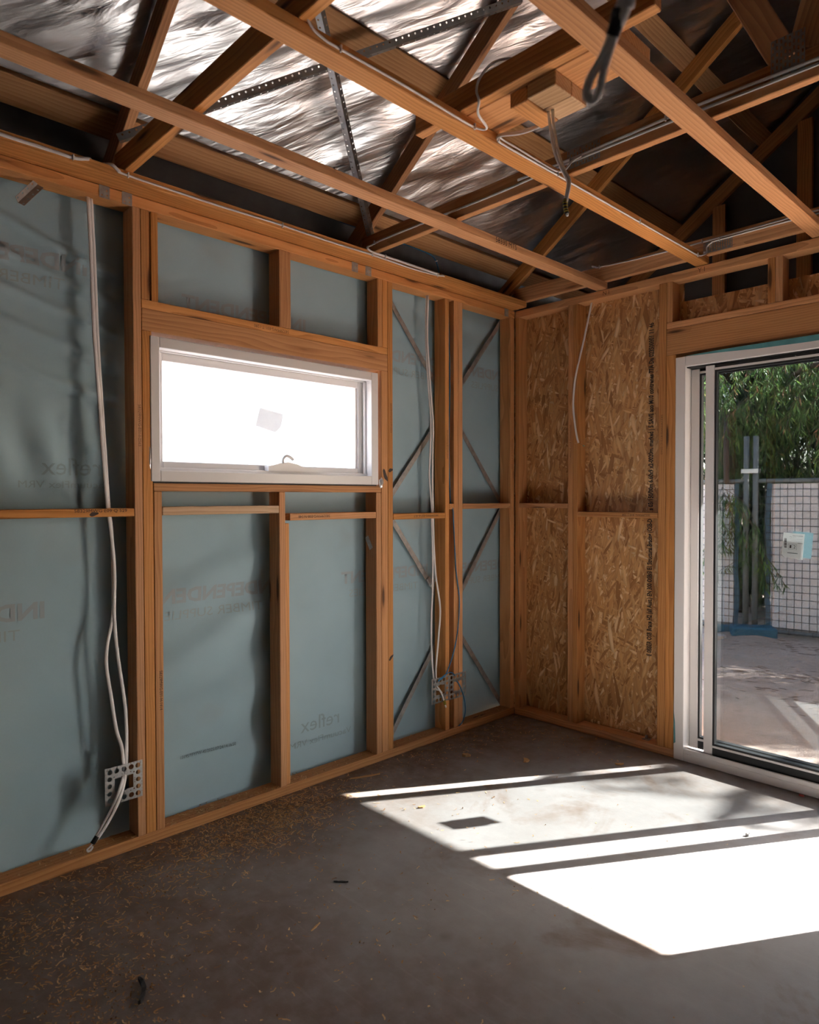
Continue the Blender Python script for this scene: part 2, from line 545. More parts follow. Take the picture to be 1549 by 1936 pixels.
def mark(body, size, origin, right, up, mat, parent, name='printed_mark', bold=0.0, width=None, mirror=False, fit=None):
    me = text_mesh(body, size, bold, width)
    me.materials.append(mat)
    M = frame_matrix(origin, right, up)
    if mirror:
        for v in me.vertices: v.co.x = -v.co.x
        me.flip_normals()
    if fit:
        bm = bmesh.new(); bm.from_mesh(me)
        for _ in range(1):
            long = [e for e in bm.edges if e.calc_length() > 0.03]
            if long: bmesh.ops.subdivide_edges(bm, edges=long, cuts=1)
        bmesh.ops.triangulate(bm, faces=bm.faces[:])
        bm.to_mesh(me); bm.free()
        Mi = M.inverted()
        for v in me.vertices:
            q = M @ v.co
            v.co = Mi @ fit(q)
    return link(bpy.data.objects.new(name, me), parent, M)
PX, PY, PZ = (1, 0, 0), (0, 1, 0), (0, 0, 1)
NX, NY, NZ = (-1, 0, 0), (0, -1, 0), (0, 0, -1)

# ================================================================== THE ROOM
ZB, ZT, ZP = 0.045, 2.61, 2.655          # top of bottom plate, top of studs, top of top plate
XR, YR = 5.2, -5.5                        # inner faces of the right and rear walls
PITCH = 0.715
rise = lambda x: PITCH*x if x <= XR/2 else PITCH*(XR-x)

fl = bx('floor', -0.09, XR+0.12, YR-0.12, 0.10, -0.15, 0.0, CONCRETE, bev=0)
fl.data = fl.data.copy()
tag(fl, kind='structure')
# the slab's texture must follow the room, not the bar
fl.data.transform(WM['floor']); fl.matrix_basis = Matrix.Identity(4); WM['floor'] = Matrix.Identity(4)

# ------------------------------------------------------------------ wall A (with the window)
wa = tag(empty('wall_left', (0, 0, 0)), kind='structure')
D0, D1 = -0.09, 0.0
def studA(name, y0, y1, z0, z1, x0=D0, x1=D1, mat=PINE, parent=None):
    return bx(name, x0, x1, y0, y1, z0, z1, mat, parent or wa)
bx('bottom_plate', D0, D1, YR, -0.0, 0, ZB, PINE, wa)
bx('top_plate', D0, D1, YR, -0.0, ZT, ZP, PINE, wa)
G = 0.0006
st_full = {}
for nm, (y0, y1) in dict(l3=(-4.86, -4.825), l2=(-3.675, -3.64), l1=(-3.082, -3.047), a=(-2.514, -2.479), r=(-1.127, -1.089), d1=(-0.670, -0.635), d2=(-0.594, -0.556), d3=(-0.5545, -0.5145), e=(-0.045, -0.004)).items():
    st_full[nm] = studA('stud', y0, y1-G, ZB, ZT)
jackL = studA('stud', -2.4784, -2.4362, ZB, 2.12)
jackR = studA('stud', -1.174, -1.1276, ZB, 2.12)
sjL = studA('jack_stud', -2.4344, -2.3985, ZB, 1.4625)
sjR = studA('jack_stud', -1.2135, -1.1755, ZB, 1.4625)
studA('jack_stud', -1.825, -1.7905, ZB, 1.4625)
studA('jack_stud', -1.790, -1.765, ZB, 1.312, -0.09, -0.006)
sill = studA('sill_trimmer', -2.4346, -1.1755, 1.463, 1.4965)
lint = studA('lintel', -2.4784, -1.1276, 2.12, 2.2095)
ledger = studA('lintel_ledger', -2.4784, -1.1276, 2.2105, 2.2455)
studA('cripple_stud', -2.4784, -2.4425, 2.246, ZT)
studA('cripple_stud', -2.4365, -2.4060, 2.246, ZT)
studA('cripple_stud', -1.818, -1.7525, 2.246, ZT)
studA('cripple_stud', -1.1985, -1.164, 2.246, ZT)
studA('cripple_stud', -1.1634, -1.1276, 2.246, ZT)
nogl = studA('nogging', -3.0465, -2.5145, 1.360, 1.393)
studA('nogging', -2.398, -1.8255, 1.362, 1.398, mat=RAWPINE)
nogr = studA('nogging', -1.7645, -1.214, 1.325, 1.359)
nogd = studA('nogging', -1.0885, -0.6705, 1.313, 1.346)
studA('nogging', -0.514, -0.0455, 1.365, 1.398)
studA('nogging', -0.6345, -0.5945, 1.365, 1.398)
# darker knots the photograph shows through two studs beside the window
def knot(name, x, y0, y1, z, dz, parent, tilt=0.0):
    vs = []
    for i in range(14):
        a = 2*math.pi*i/14
        ca, sa = math.cos(a), math.sin(a)
        vs.append((x, (y0+y1)/2+(y1-y0)/2*ca, z+dz*sa*(0.8+0.2*math.cos(3*a))+tilt*ca))
    me = pydata(name, vs, [tuple(range(14))])
    return mesh_obj(name, me, plain('knot_wood', (0.035, 0.014, 0.007, 1), 0.5) if 'knot_wood' not in bpy.data.materials else bpy.data.materials['knot_wood'], parent)
knot('knot', 0.0007, -1.165, -1.129, 1.555, 0.028, jackR, -0.025)
knot('knot', 0.0007, -1.124, -1.091, 1.585, 0.012, st_full['r'], 0.004)
knot('knot', 0.0007, -1.124, -1.091, 0.555, 0.012, st_full['r'], 0.012)
knot('knot', 0.0007, -2.69, -2.655, 1.372, 0.0095, nogl, 0.003)

# wall wrap with folds and bulges
def wrap_x(y, z):
    v = noise.noise(Vector((y*1.7, z*1.4, 3.1)))*0.010 + noise.noise(Vector((y*5.0+z*2.2, z*3.6, 7.7)))*0.0045
    # slack diagonal creases high in the left bay, falling to the right
    m = max(0.0, min(1.0, (-2.52-y)/0.06))*max(0.0, min(1.0, (z-1.62)/0.25))
    s = z+0.27*(y+2.75)+0.05*noise.noise(Vector((y*2.5, z*2.5, 1.0)))
    for k_ in range(5):
        v += m*0.019*math.exp(-((s-1.90-0.128*k_)/(0.016+0.006*(k_ % 2)))**2)
    # vertical pucker low in that bay
    m2 = max(0.0, min(1.0, (-2.52-y)/0.06))*max(0.0, 1-abs(z-1.62)/0.22)
    v += m2*0.012*math.sin(y*36+z*9)
    # long folds rising to the right under the window
    m3 = max(0.0, min(1.0, (1.30-z)/0.15))*max(0.0, min(1.0, (-1.75-y)/0.1))*max(0.0, min(1.0, (y+2.47)/0.1))
    s3 = z-0.42*y+0.05*noise.noise(Vector((y*2, z*2, 5.0)))
    v += m3*0.011*math.sin(s3*20)
    m4 = max(0.0, min(1.0, (z-1.9)/0.3))*max(0.0, min(1.0, (y+1.10)/0.05))
    v += m4*0.0035*math.sin(z*38+y*3+2*noise.noise(Vector((y*3, z*3, 2.0))))
    v -= 0.004
    return -0.106+(v if v < 0.004 else 0.004+0.008*math.tanh((v-0.004)/0.008))
def wrap_sheet(name, z0, z1, off):
    ys = [YR+i*0.12 for i in range(int((-3.2-YR)/0.12)+1)]
    y = ys[-1]+0.0125
    while y < -0.001:
        ys.append(y); y += 0.0125
    ys.append(0.10)
    zs = [z0+(z1-z0)*i/math.ceil((z1-z0)/0.0125) for i in range(math.ceil((z1-z0)/0.0125)+1)]
    vs = [(wrap_x(y, z)+off, y, z) for z in zs for y in ys]
    n = len(ys); fs = []
    for j in range(len(zs)-1):
        for i in range(n-1):
            yc = (ys[i]+ys[i+1])/2; zc = (zs[j]+zs[j+1])/2
            if -2.452 < yc < -1.178 and 1.492 < zc < 2.108: continue
            fs.append((j*n+i, j*n+i+1, (j+1)*n+i+1, (j+1)*n+i))
    return mesh_obj(name, pydata(name, vs, fs, True), WRAP, wa)
low = wrap_sheet('wall_wrap', -0.02, 1.50, -0.004)
high = wrap_sheet('wall_wrap', 1.466, 2.72, 0.0)
def fitw(off):
    return lambda q: Vector((wrap_x(q.y, q.z)+off, q.y, q.z))
# print on the wrap, seen mirrored from inside
for (y, z) in [(-2.10, 1.0), (-1.03, 1.0), (-0.20, 0.985), (-3.15, 1.0)]:
    mark('INDEPENDENT', 0.088, (-0.09, y, z), PY, (0, 0, 1), INKWRAP2, low, bold=0.003, width=0.66, mirror=True, fit=fitw(-0.0024))
    mark('TIMBER SUPPLIES', 0.058, (-0.09, y-0.02, z-0.085), PY, (0, 0, 1), INKWRAP, low, width=0.52, mirror=True, fit=fitw(-0.0024))
for (y, z) in [(-1.92, 2.30), (-2.98, 2.35), (-0.86, 2.24), (-0.03, 2.24)]:
    mark('INDEPENDENT', 0.088, (-0.09, y, z), PY, (0, 0, 1), INKWRAP2, high, bold=0.003, width=0.66, mirror=True, fit=fitw(0.0014))
    mark('TIMBER SUPPLIES', 0.058, (-0.09, y-0.02, z-0.085), PY, (0, 0, 1), INKWRAP, high, width=0.52, mirror=True, fit=fitw(0.0014))
mark('reflex', 0.105, (-0.09, -1.50, 0.262), PY, (0, 0, 1), INKFAINT, low, width=0.25, mirror=True, fit=fitw(-0.0022))
mark('VacuumFlex VRM', 0.045, (-0.09, -1.50, 0.175), PY, (0, 0, 1), INKFAINT, low, width=0.40, mirror=True, fit=fitw(-0.0022))
mark('reflex', 0.10, (-0.09, -2.715, 1.555), PY, (0, 0, 1), INKFAINT, high, width=0.22, mirror=True, fit=fitw(0.0016))
mark('VacuumFlex VRM', 0.04, (-0.09, -2.74, 1.487), PY, (0, 0, 1), INKFAINT, high, width=0.34, mirror=True, fit=fitw(0.0016))
mark('13195/YFYPW-45/2025/07/24/14:16:50', 0.022, (-0.09, -2.135, 0.272), PY, (0, 0, 1), INKGREY, low, width=0.27, fit=fitw(-0.0022))

# stencils on the frame
mark('58329MWG-E01-H-1414', 0.020, (0.0006, -2.4115, 0.63), NZ, PY, INKDARK, sjL, width=0.165)
mark('58329MWG-E01-I-2565', 0.017, (0.0006, -2.4905, 1.73), NZ, PY, INKBROWN, st_full['a'], width=0.17)
mark('58329MWG-E13-M-2565', 0.017, (0.0006, -1.1045, 1.87), NZ, PY, INKBROWN, st_full['r'], width=0.16)
mark('58329MWG-E01-T-1280', 0.020, (0.0006, -1.86, 2.228), NY, NZ, INKBROWN, ledger, width=0.19)
mark('58329MWG E09 Q 529', 0.018, (0.0006, -2.645, 1.384), PY, PZ, INKDARK, nogl, width=0.20)
mark('58329MWG-E08-N-548', 0.019, (0.0006, -1.62, 1.343), NY, NZ, INKDARK, nogr, width=0.19)
mark('58329MWG-E07-K-417', 0.018, (0.0006, -0.83, 1.331), NY, NZ, INKDARK, nogd, width=0.20)
mark('58329MWG-E11-M-2565', 0.015, (0.0006, -0.651, 1.75), NZ, PY, INKBROWN, st_full['d1'], width=0.17)
mark('58329MWG-E14-M-2565', 0.015, (0.0006, -0.03, 1.72), NZ, PY, INKBROWN, st_full['e'], width=0.20)

# short steel tie straps over the top plate
for y in (-2.62, -2.532, -1.356, -1.264, -0.09):
    me = plate2d(rect(-0.02, -0.031, 0.02, 0.018), [circ(-0.010, -0.020, 0.0032, 8), circ(0.010, -0.018, 0.0032, 8), circ(0.009, 0.0, 0.0032, 8)], 0.0012)
    mesh_obj('tie_strap', me, DULLGALV, wa, frame_matrix((0.0012, y, 2.638), PY, PZ))

# perforated bracing straps crossing behind the studs
def perf_strip(length, wid, rows, step, hr):
    hs = []
    k = int(length/step)
    for i in range(k):
        for r in rows:
            hs.append(circ(-length/2+(i+0.5+(0.25 if r > 0 else 0))*length/k, r, hr, 6))
    return plate2d(rect(-length/2, -wid/2, length/2, wid/2), hs, 0.0011)
def strap(a, b, x, name='brace_strap'):
    a = Vector((x, a[0], a[1])); b = Vector((x, b[0], b[1]))
    d = b-a
    me = perf_strip(d.length, 0.030, (-0.006, 0.006), 0.05, 0.0028)
    M = frame_matrix((a+b)/2, d.normalized(), Vector((1, 0, 0)).cross(d.normalized()))
    return mesh_obj(name, me, DULLGALV, wa, M)
strap((-1.085, 2.61), (-0.02, 1.385), -0.0912)
strap((-0.02, 2.61), (-1.085, 1.37), -0.0926)
sL = strap((-1.085, 1.40), (-0.02, 0.045), -0.0912)
strap((-0.02, 1.365), (-1.085, 0.0), -0.0926)
# strap tensioner
ten = beam('strap_tensioner', (-0.084, -0.735, 0.957), (-0.084, -0.690, 0.90), 0.030, 0.012, GALV, wa, side=Vector((0, 0.78, 0.62)))
tube('tensioner_bolt', [(-0.080, -0.722, 0.905), (-0.074, -0.700, 0.925), (-0.070, -0.685, 0.940)], 0.007, GALV, ten, n=6, sub=3)
# loose strap tail on the side of the jack stud right of the window
mesh_obj('strap_tail', perf_strip(0.075, 0.028, (-0.006, 0.006), 0.022, 0.003), GALV, wa, frame_matrix((-0.06, -1.2145, 1.19), Vector((0.5, 0, -0.86)), Vector((0.86, 0, 0.5))))
# end of a roof brace poking under the top plate
def vee(name, a, b, up, parent=None, mat=GALV, wid=0.026):
    """folded perforated steel angle from a to b"""
    a = Vector(a); b = Vector(b); d = (b-a).normalized()
    up = Vector(up); up = (up-d*up.dot(d)).normalized(); s = up.cross(d)
    bm = bmesh.new()
    for sg in (-1, 1):
        me = perf_strip((b-a).length, wid, (0.004*1,), 0.028, 0.0042)
        fl_ = (s*sg*0.80+up*0.60).normalized()
        M = frame_matrix((a+b)/2+fl_*wid/2, d, fl_)
        me.transform(M)
        bm.from_mesh(me); bpy.data.meshes.remove(me)
    out = bpy.data.meshes.new(name); bm.to_mesh(out); bm.free()
    return mesh_obj(name, out, mat, parent)

# ------------------------------------------------------------------ wall B (board braced, with the sliding door)
wb = tag(empty('wall_far', (0, 0, 0)), kind='structure')
def studB(name, x0, x1, z0, z1, y0=0.0, y1=0.09, mat=PINE):
    return bx(name, x0, x1, y0, y1, z0, z1, mat, wb)
bx('bottom_plate', 0.001, 1.0885, 0.0, 0.09, 0, ZB, PINE, wb)
bx('bottom_plate', 2.906, XR, 0.0, 0.09, 0, ZB, PINE, wb)
bx('top_plate', 0.001, XR, 0.0, 0.09, ZT, ZP, PINE, wb)
t0 = studB('stud', 0.002, 0.035, ZB, ZT)
t1 = studB('stud', 0.4075, 0.4415, ZB, ZT)
studB('stud', 0.4425, 0.4760, ZB, ZT)
t2 = studB('stud', 0.9905, 1.0345, ZB, ZT)
studB('stud', 1.0355, 1.0885, ZB, 2.2095)
studB('stud', 2.906, 2.951, ZB, 2.2095)
for x in (2.952, 3.55, 4.15, 4.75, 5.16): studB('stud', x, x+0.036, ZB, ZT)
studB('lintel', 1.0355, 2.951, 2.21, 2.352)
studB('lintel_ledger', 1.0355, 2.951, 2.3535, 2.388)
c0 = studB('cripple_stud', 1.0355, 1.068, 2.3885, ZT)
for x in (1.552, 1.587, 2.15, 2.70): studB('cripple_stud', x, x+0.034, 2.3885, ZT)
studB('nogging', 0.036, 0.407, 1.368, 1.398)
nb = studB('nogging', 0.477, 0.990, 1.317, 1.348)
p1 = bx('strand_board', -0.10, 0.4415, 0.0905, 0.0995, 0.0, 2.66, OSB, wb, bev=0)
def board(name, x0, x1, y0, y1, z0, z1):
    o = bx(name, x0, x1, y0, y1, z0, z1, OSB, wb, bev=0)
    o.data = o.data.copy(); M = WM[o.name]
    o.data.transform(M); o.matrix_basis = Matrix.Identity(4); WM[o.name] = Matrix.Identity(4); o.matrix_parent_inverse = WM[wb.name].inverted()
    return o
bpy.data.objects.remove(p1)
board('strand_board', -0.15, 0.4418, 0.0905, 0.0995, 0.0, 2.66)
p2 = board('strand_board', 0.4424, 1.0905, 0.0905, 0.0995, 0.0, 2.66)
board('strand_board', 1.0910, 2.9045, 0.0905, 0.0995, 2.192, 2.512)
board('strand_board', 2.905, XR, 0.0905, 0.0995, 0.0, 2.512)
mark('E 0BBER OSB Brace H2 (all Aust.) EN 300 OSB/3 E1 Structural Bracing (OSB-D', 0.040, (0.899, 0.0897, 0.913), PZ, NX, INKDARK, p2, width=0.79, bold=0.0014)
mark('s 03/150/00m 6.60x9 x2-0020m. marked | 5 SAVE aco M10 contrenes 77A Da 023500001 11 46', 0.040, (0.904, 0.0897, 1.895), PZ, NX, INKDARK, p2, width=1.07, bold=0.0014)
mark('58329MWG_E10_J_538', 0.018, (0.86, -0.0006, 1.333), NX, NZ, INKDARK, nb, width=0.17)
mark('58329MWG-E07-H-2565', 0.015, (0.424, -0.0006, 1.78), NZ, PX, INKBROWN, t1, width=0.20)
mark('58329MWG-E12-C-2565', 0.015, (1.010, -0.0006, 1.78), NZ, PX, INKBROWN, t2, width=0.22)
# hold-down bolt and washer on the plate
hb = bx('bolt_washer', 0.885, 0.925, 0.030, 0.070, ZB, ZB+0.004, GALV, wb, bev=0)
tube('hold_down_bolt', [(0.905, 0.05, ZB+0.003), (0.905, 0.05, ZB+0.022)], 0.009, GALV, hb, n=6, sub=1)
# pencilled set-out mark on the top plate
mark('Y I', 0.035, (1.225, -0.0006, 2.632), PX, PZ, INKBROWN, wb, name='set_out_mark')
mark('N I', 0.035, (0.665, -0.0006, 2.632), PX, PZ, INKBROWN, wb, name='set_out_mark')

# ------------------------------------------------------------------ the two walls behind the camera, gables, roof
def prism(name, poly, axis, a, b, mat, parent=None):
    """extrude a polygon (in the other two axes) from a to b"""
    n = len(poly)
    mk = (lambda p, t: (t, p[0], p[1])) if axis == 'x' else (lambda p, t: (p[0], t, p[1]))
    vs = [mk(p, a) for p in poly]+[mk(p, b) for p in poly]
    fs = [tuple(range(n)), tuple(range(2*n-1, n-1, -1))]+[(i, i+n, (i+1) % n+n, (i+1) % n) for i in range(n)]
    me = pydata(name, vs, fs)
    bm = bmesh.new(); bm.from_mesh(me); bmesh.ops.recalc_face_normals(bm, faces=bm.faces[:]); bm.to_mesh(me); bm.free()
    return mesh_obj(name, me, mat, parent)
RO = 3.02                                   # roof sheet underside at x = 0
ridge = RO+PITCH*XR/2
tag(prism('wall_right', [(YR-0.12, -0.02), (0.10, -0.02), (0.10, 2.90), (YR-0.12, 2.90)], 'x', XR, XR+0.12, PLAINWALL), kind='structure')
tag(prism('wall_rear', [(-0.14, -0.02), (XR+0.12, -0.02), (XR+0.12, 2.92), (XR/2, ridge-0.02), (-0.14, 2.92)], 'y', YR-0.12, YR, PLAINWALL), kind='structure')
tag(prism('wall_gable', [(-0.14, 2.325), (XR+0.14, 2.325), (XR+0.14, 2.90), (XR/2, ridge-0.02), (-0.14, 2.90)], 'y', 1.14, 1.20, CLADDING), kind='structure')
tag(bx('ceiling', -0.14, XR+0.14, 0.101, 1.139, 2.36, 2.372, CLADDING, bev=0), kind='structure')
t_ = 0.04
def slope_slab(name, x0, x1):
    pl = [(x0, RO+rise(x0)), (x1, RO+rise(x1)), (x1, RO+rise(x1)+t_), (x0, RO+rise(x0)+t_)]
    return prism(name, pl, 'y', YR-0.14, 1.34, SHEET)
rf = tag(empty('roof', (0, 0, 0)), kind='structure')
for x0, x1 in ((-0.32, XR/2), (XR/2, XR+0.32)):
    o = slope_slab('roof_sheet', x0, x1); o.parent = rf
bx('roof_edge_board', XR+0.121, XR+0.16, YR-0.12, 1.2, 2.32, 2.93, CLADDING, rf, bev=0)

# ================================================================== ROOF FRAMING
def topz(x): return 2.90+rise(x)            # top edge of the top chords
ang = math.atan(PITCH)
def truss(y, label, webs, plates, group='roof trusses', full=True):
    t = tag(empty('roof_truss', (0, y, 2.697)), label, 'truss', group)
    bx('bottom_chord', 0.002, XR-0.002, y, y+0.035, 2.697, 2.790, PINE, t)
    h = 0.045/math.cos(ang)
    off = 0.090/math.cos(ang)/2
    beam('top_chord', (-0.125, y+0.0175, topz(-0.125)-off), (XR/2-0.02, y+0.0175, topz(XR/2-0.02)-off), 0.035, 0.088, PINE, t)
    beam('top_chord', (XR/2+0.02, y+0.0175, topz(XR/2+0.02)-off), (XR+0.125, y+0.0175, topz(XR+0.125)-off), 0.035, 0.088, PINE, t)
    for a, b in webs:
        beam('web', (a[0], y+0.0175, a[1]), (b[0], y+0.0175, b[1]), 0.034, 0.085, PINE, t)
    for (x0, x1, z0, z1) in plates:
        hs = []
        nx = max(6, round((x1-x0)/0.0125)); nz = max(4, round((z1-z0)/0.019))
        for i in range(nx):
            for j in range(nz):
                cx = (i+0.5)*(x1-x0)/nx-(x1-x0)/2
                cz = (j+0.5+(0.25 if i % 2 else -0.1)*0.8)*(z1-z0)/nz-(z1-z0)/2
                if abs(cz) < (z1-z0)/2-0.006: hs.append(rect(cx-0.0026, cz-0.0058, cx+0.0026, cz+0.0058))
        me = plate2d(rect(-(x1-x0)/2, -(z1-z0)/2, (x1-x0)/2, (z1-z0)/2), hs, 0.0012)
        mesh_obj('nail_plate', me, DULLGALV, t, frame_matrix(((x0+x1)/2, y-0.001, (z0+z1)/2), PX, PZ))
    return t
king = ((2.6, 2.79), (2.6, 4.60))
W2 = [((2.03, 2.80), (1.545, 3.82)), ((2.085, 2.80), (2.56, 4.60)), ((3.17, 2.80), (3.655, 3.82)), ((3.115, 2.80), (2.64, 4.60))]
truss(-2.580, 'pine roof truss nearest the camera, with its heel over the window', [((1.95, 2.80), (1.45, 3.75)), ((3.2, 2.80), (3.65, 3.75))], [])
truss(-1.310, 'middle pine roof truss carrying the mounting-board cables and two nail plates', W2, [(1.997, 2.094, 2.735, 2.857), (1.255, 1.398, 2.714, 2.787)])
truss(-0.020, 'pine roof truss standing directly over the board-braced wall', [king], [(1.244, 1.390, 2.705, 2.762)])
truss(1.100, 'shaded gable truss with upright posts, beyond the board-braced wall', [((0.87, 2.80), (0.87, 3.40)), ((1.39, 2.80), (1.39, 3.77)), ((1.95, 2.80), (1.95, 4.17)), king], [])

# ceiling battens slung under the trusses
bat = {}
for nm, x0, x1, lab in [('0', -0.022, 0.104, 'ceiling batten lying along the top of the window wall, cable clipped to it'),
                        ('1', 0.598, 0.668, 'ceiling batten with handwritten numbers, first out from the window wall'),
                        ('2', 1.190, 1.260, 'middle ceiling batten with white cables clipped along its edge'),
                        ('3', 1.745, 1.815, 'ceiling batten passing behind the hanging cable loop, ending above the sliding door'),
                        ('4', 2.330, 2.400, 'ceiling batten above the camera that the cable loop hangs from')]:
    bat[nm] = tag(bx('ceiling_batten', x0, x1, YR+0.02, 0.012 if nm != '0' else -0.012, 2.658, 2.696, PINE), lab, 'batten', 'ceiling battens')
mark('58330 MTS', 0.036, (0.6688, -0.945, 2.678), PY, PZ, INKDARK, bat['1'], name='handwritten_mark', width=0.165)

# roof battens across the top chords
for x0, x1, lab in [(-0.050, 0.040, 'lowest roof batten, wide knotty board just above the window wall'),
                    (0.535, 0.618, 'roof batten second up the slope, crossing over the steel braces'),
                    (1.120, 1.198, 'roof batten third up the slope, above the cable block')]:
    xc = (x0+x1)/2
    up = Vector((-math.sin(ang), 0, math.cos(ang)))
    c = Vector((xc, 0, topz(xc)))+up*0.019
    tag(beam('roof_batten', (c.x, YR+0.01, c.z), (c.x, 1.135, c.z), (x1-x0)/math.cos(ang), 0.037, ROOFPINE, side=Vector((math.cos(ang), 0, math.sin(ang)))), lab, 'batten', 'roof battens')

# foil under the roof sheets, sagging between the roof battens
def foil_mesh(left=True):
    up = Vector((-math.sin(ang), 0, math.cos(ang)))
    xs = []; x = -0.035
    while x < XR/2: xs.append(x); x += 0.016 if left else 0.12
    xs.append(XR/2)
    ys = []; y = YR
    while y < -3.3: ys.append(y); y += 0.1
    while y < 1.13: ys.append(y); y += 0.016 if left else 0.12
    bats = [-0.005, 0.577, 1.159, 1.745, 2.33, 2.9]
    vs = []
    for y in ys:
        for x in xs:
            base = topz(x)+0.042
            k = max(i for i in range(len(bats)) if x >= bats[i] or i == 0)
            t = max(0, min(1, (x-bats[k])/(bats[min(k+1, len(bats)-1)]-bats[k]+1e-6)))
            env = math.sin(math.pi*t)
            p = Vector((x, y, 0))
            n1 = noise.noise(Vector((x*2.2+y*1.3, y*2.6, 0.3)))
            n2 = noise.noise(Vector(((x*0.8-y*0.6)*10.5+0.6*n1, (y*0.8+x*0.6)*2.2, 4.3)))
            n3 = 0.5+0.5*noise.noise(Vector(((x*0.8-y*0.6)*17+n1, (y*0.8+x*0.6)*4.5, 9.1)))+0.25*noise.noise(Vector(((x*0.8-y*0.6)*34, (y*0.8+x*0.6)*9, 2.1)))
            d = env*(-0.010+0.016*n1+0.013*n2)+0.010*(n3-0.5)*(0.35+env)
            d = 0.028*math.tanh(d/0.028)
            q = Vector((x, y, base))+up*d
            vs.append(q if left else Vector((XR-q.x, q.y, q.z)))
    n = len(xs); fs = []
    for j in range(len(ys)-1):
        for i in range(n-1):
            fs.append((j*n+i, j*n+i+1, (j+1)*n+i+1, (j+1)*n+i))
    return pydata('foil', vs, fs, True)
fo = tag(empty('foil_sarking', (0, 0, 2.9)), 'wrinkled silver reflective foil under the roof, above the trusses', 'insulation')
mesh_obj('foil_sheet', foil_mesh(True), FOIL, fo)
mesh_obj('foil_sheet', foil_mesh(False), FOIL, fo)

# dark steel eave behind the heels
ev = tag(empty('steel_eave', (-0.135, 0, 2.5)), 'dark folded steel eave behind the truss heels above the window wall', 'eave')
bx('eave_sheet', -0.142, -0.138, YR-0.1, 1.139, 2.45, 2.925, DARKSTEEL, ev, bev=0)
bx('eave_rib', -0.138, -0.120, YR-0.1, 1.135, 2.775, 2.785, DARKSTEEL, ev, bev=0)
bx('eave_rib', -0.138, -0.112, YR-0.1, 1.135, 2.725, 2.731, DARKSTEEL, ev, bev=0)
for y in (-2.86, -2.0, -1.62, -0.62, -0.25):
    bx('eave_strap', -0.120, -0.116, y-0.012, y+0.012, 2.66, 2.79, DARKSTEEL, ev, bev=0)

# perforated steel roof braces under the chords
upn = (-math.sin(ang), 0, math.cos(ang))
def roofpt(x, y, off): return (x, y, 2.785+PITCH*x-off)
b1 = vee('steel_roof_brace', roofpt(0.065, -2.585, 0.014), roofpt(1.02, -1.285, 0.014), upn)
tag(b1, 'perforated steel brace rising from the nearest truss heel to the right', 'brace', 'steel roof braces')
b2 = vee('steel_roof_brace', roofpt(1.09, -2.585, 0.040), roofpt(0.055, -1.285, 0.040), upn)
tag(b2, 'perforated steel brace falling towards the middle truss heel, crossing the other one', 'brace', 'steel roof braces')
b3 = vee('steel_brace_end', (-0.050, -2.845, 2.607), (-0.035, -2.915, 2.515), (1, 0.2, 0.1), mat=DULLGALV, wid=0.024)
tag(b3, 'cut end of a perforated steel brace poking below the top plate at left', 'brace')

# ------------------------------------------------------------------ light mounting board and blocks
mb = tag(empty('mounting_board', (1.5, -1.81, 2.697)), 'flat pine board with wood blocks screwed beneath it for a ceiling light', 'board')
bx('board', 1.195, 1.812, -1.905, -1.735, 2.697, 2.735, PINE, mb)
for x0, x1, y0, y1, z0, m in [(1.432, 1.498, -1.903, -1.735, 2.650, PINE), (1.499, 1.602, -1.905, -1.822, 2.652, RAWPINE), (1.499, 1.602, -1.820, -1.735, 2.652, RAWPINE)]:
    bx('block', x0, x1, y0, y1, z0, 2.6965, m, mb)
bx('board_edge_rail', 1.05, 1.93, -1.945, -1.907, 2.697, 2.775, PINE, mb)

# ================================================================== CABLES
def clip(cable, p, axis_n, along, sz=0.007):
    """small nail-on clip: a saddle block and a nail head"""
    n = Vector(axis_n); a = Vector(along)
    s = n.cross(a)
    c = beam('cable_clip', Vector(p)-s*sz*1.5, Vector(p)+s*sz*1.5, 0.006, 0.008, CLIPM, cable, side=a, bev=0.0015)
    return c
def cable(name, runs, label, mat=CABLE, r=0.0036, flat=1.9, wide=Vector((0, 0, 1)), cat='cable', clips=()):
    e = tag(empty(name, runs[0][0]), label, cat)
    for i, pts in enumerate(runs):
        tube('strand', pts, r, mat, e, flat, wide)
    for p, n, a in clips: clip(e, p, n, a)
    return e
xA = 0.108
cable('cable', [[(xA, -3.30, 2.678), (xA, -3.0, 2.676), (xA, -2.83, 2.676), (xA, -2.765, 2.676), (xA+0.004, -2.73, 2.684), (xA-0.02, -2.70, 2.700), (xA-0.05, -2.685, 2.702)]],
      'white flat cable clipped along the wall batten, left of the nearest truss', clips=[((xA+0.003, -2.77, 2.676), (1, 0, 0), (0, 1, 0))])
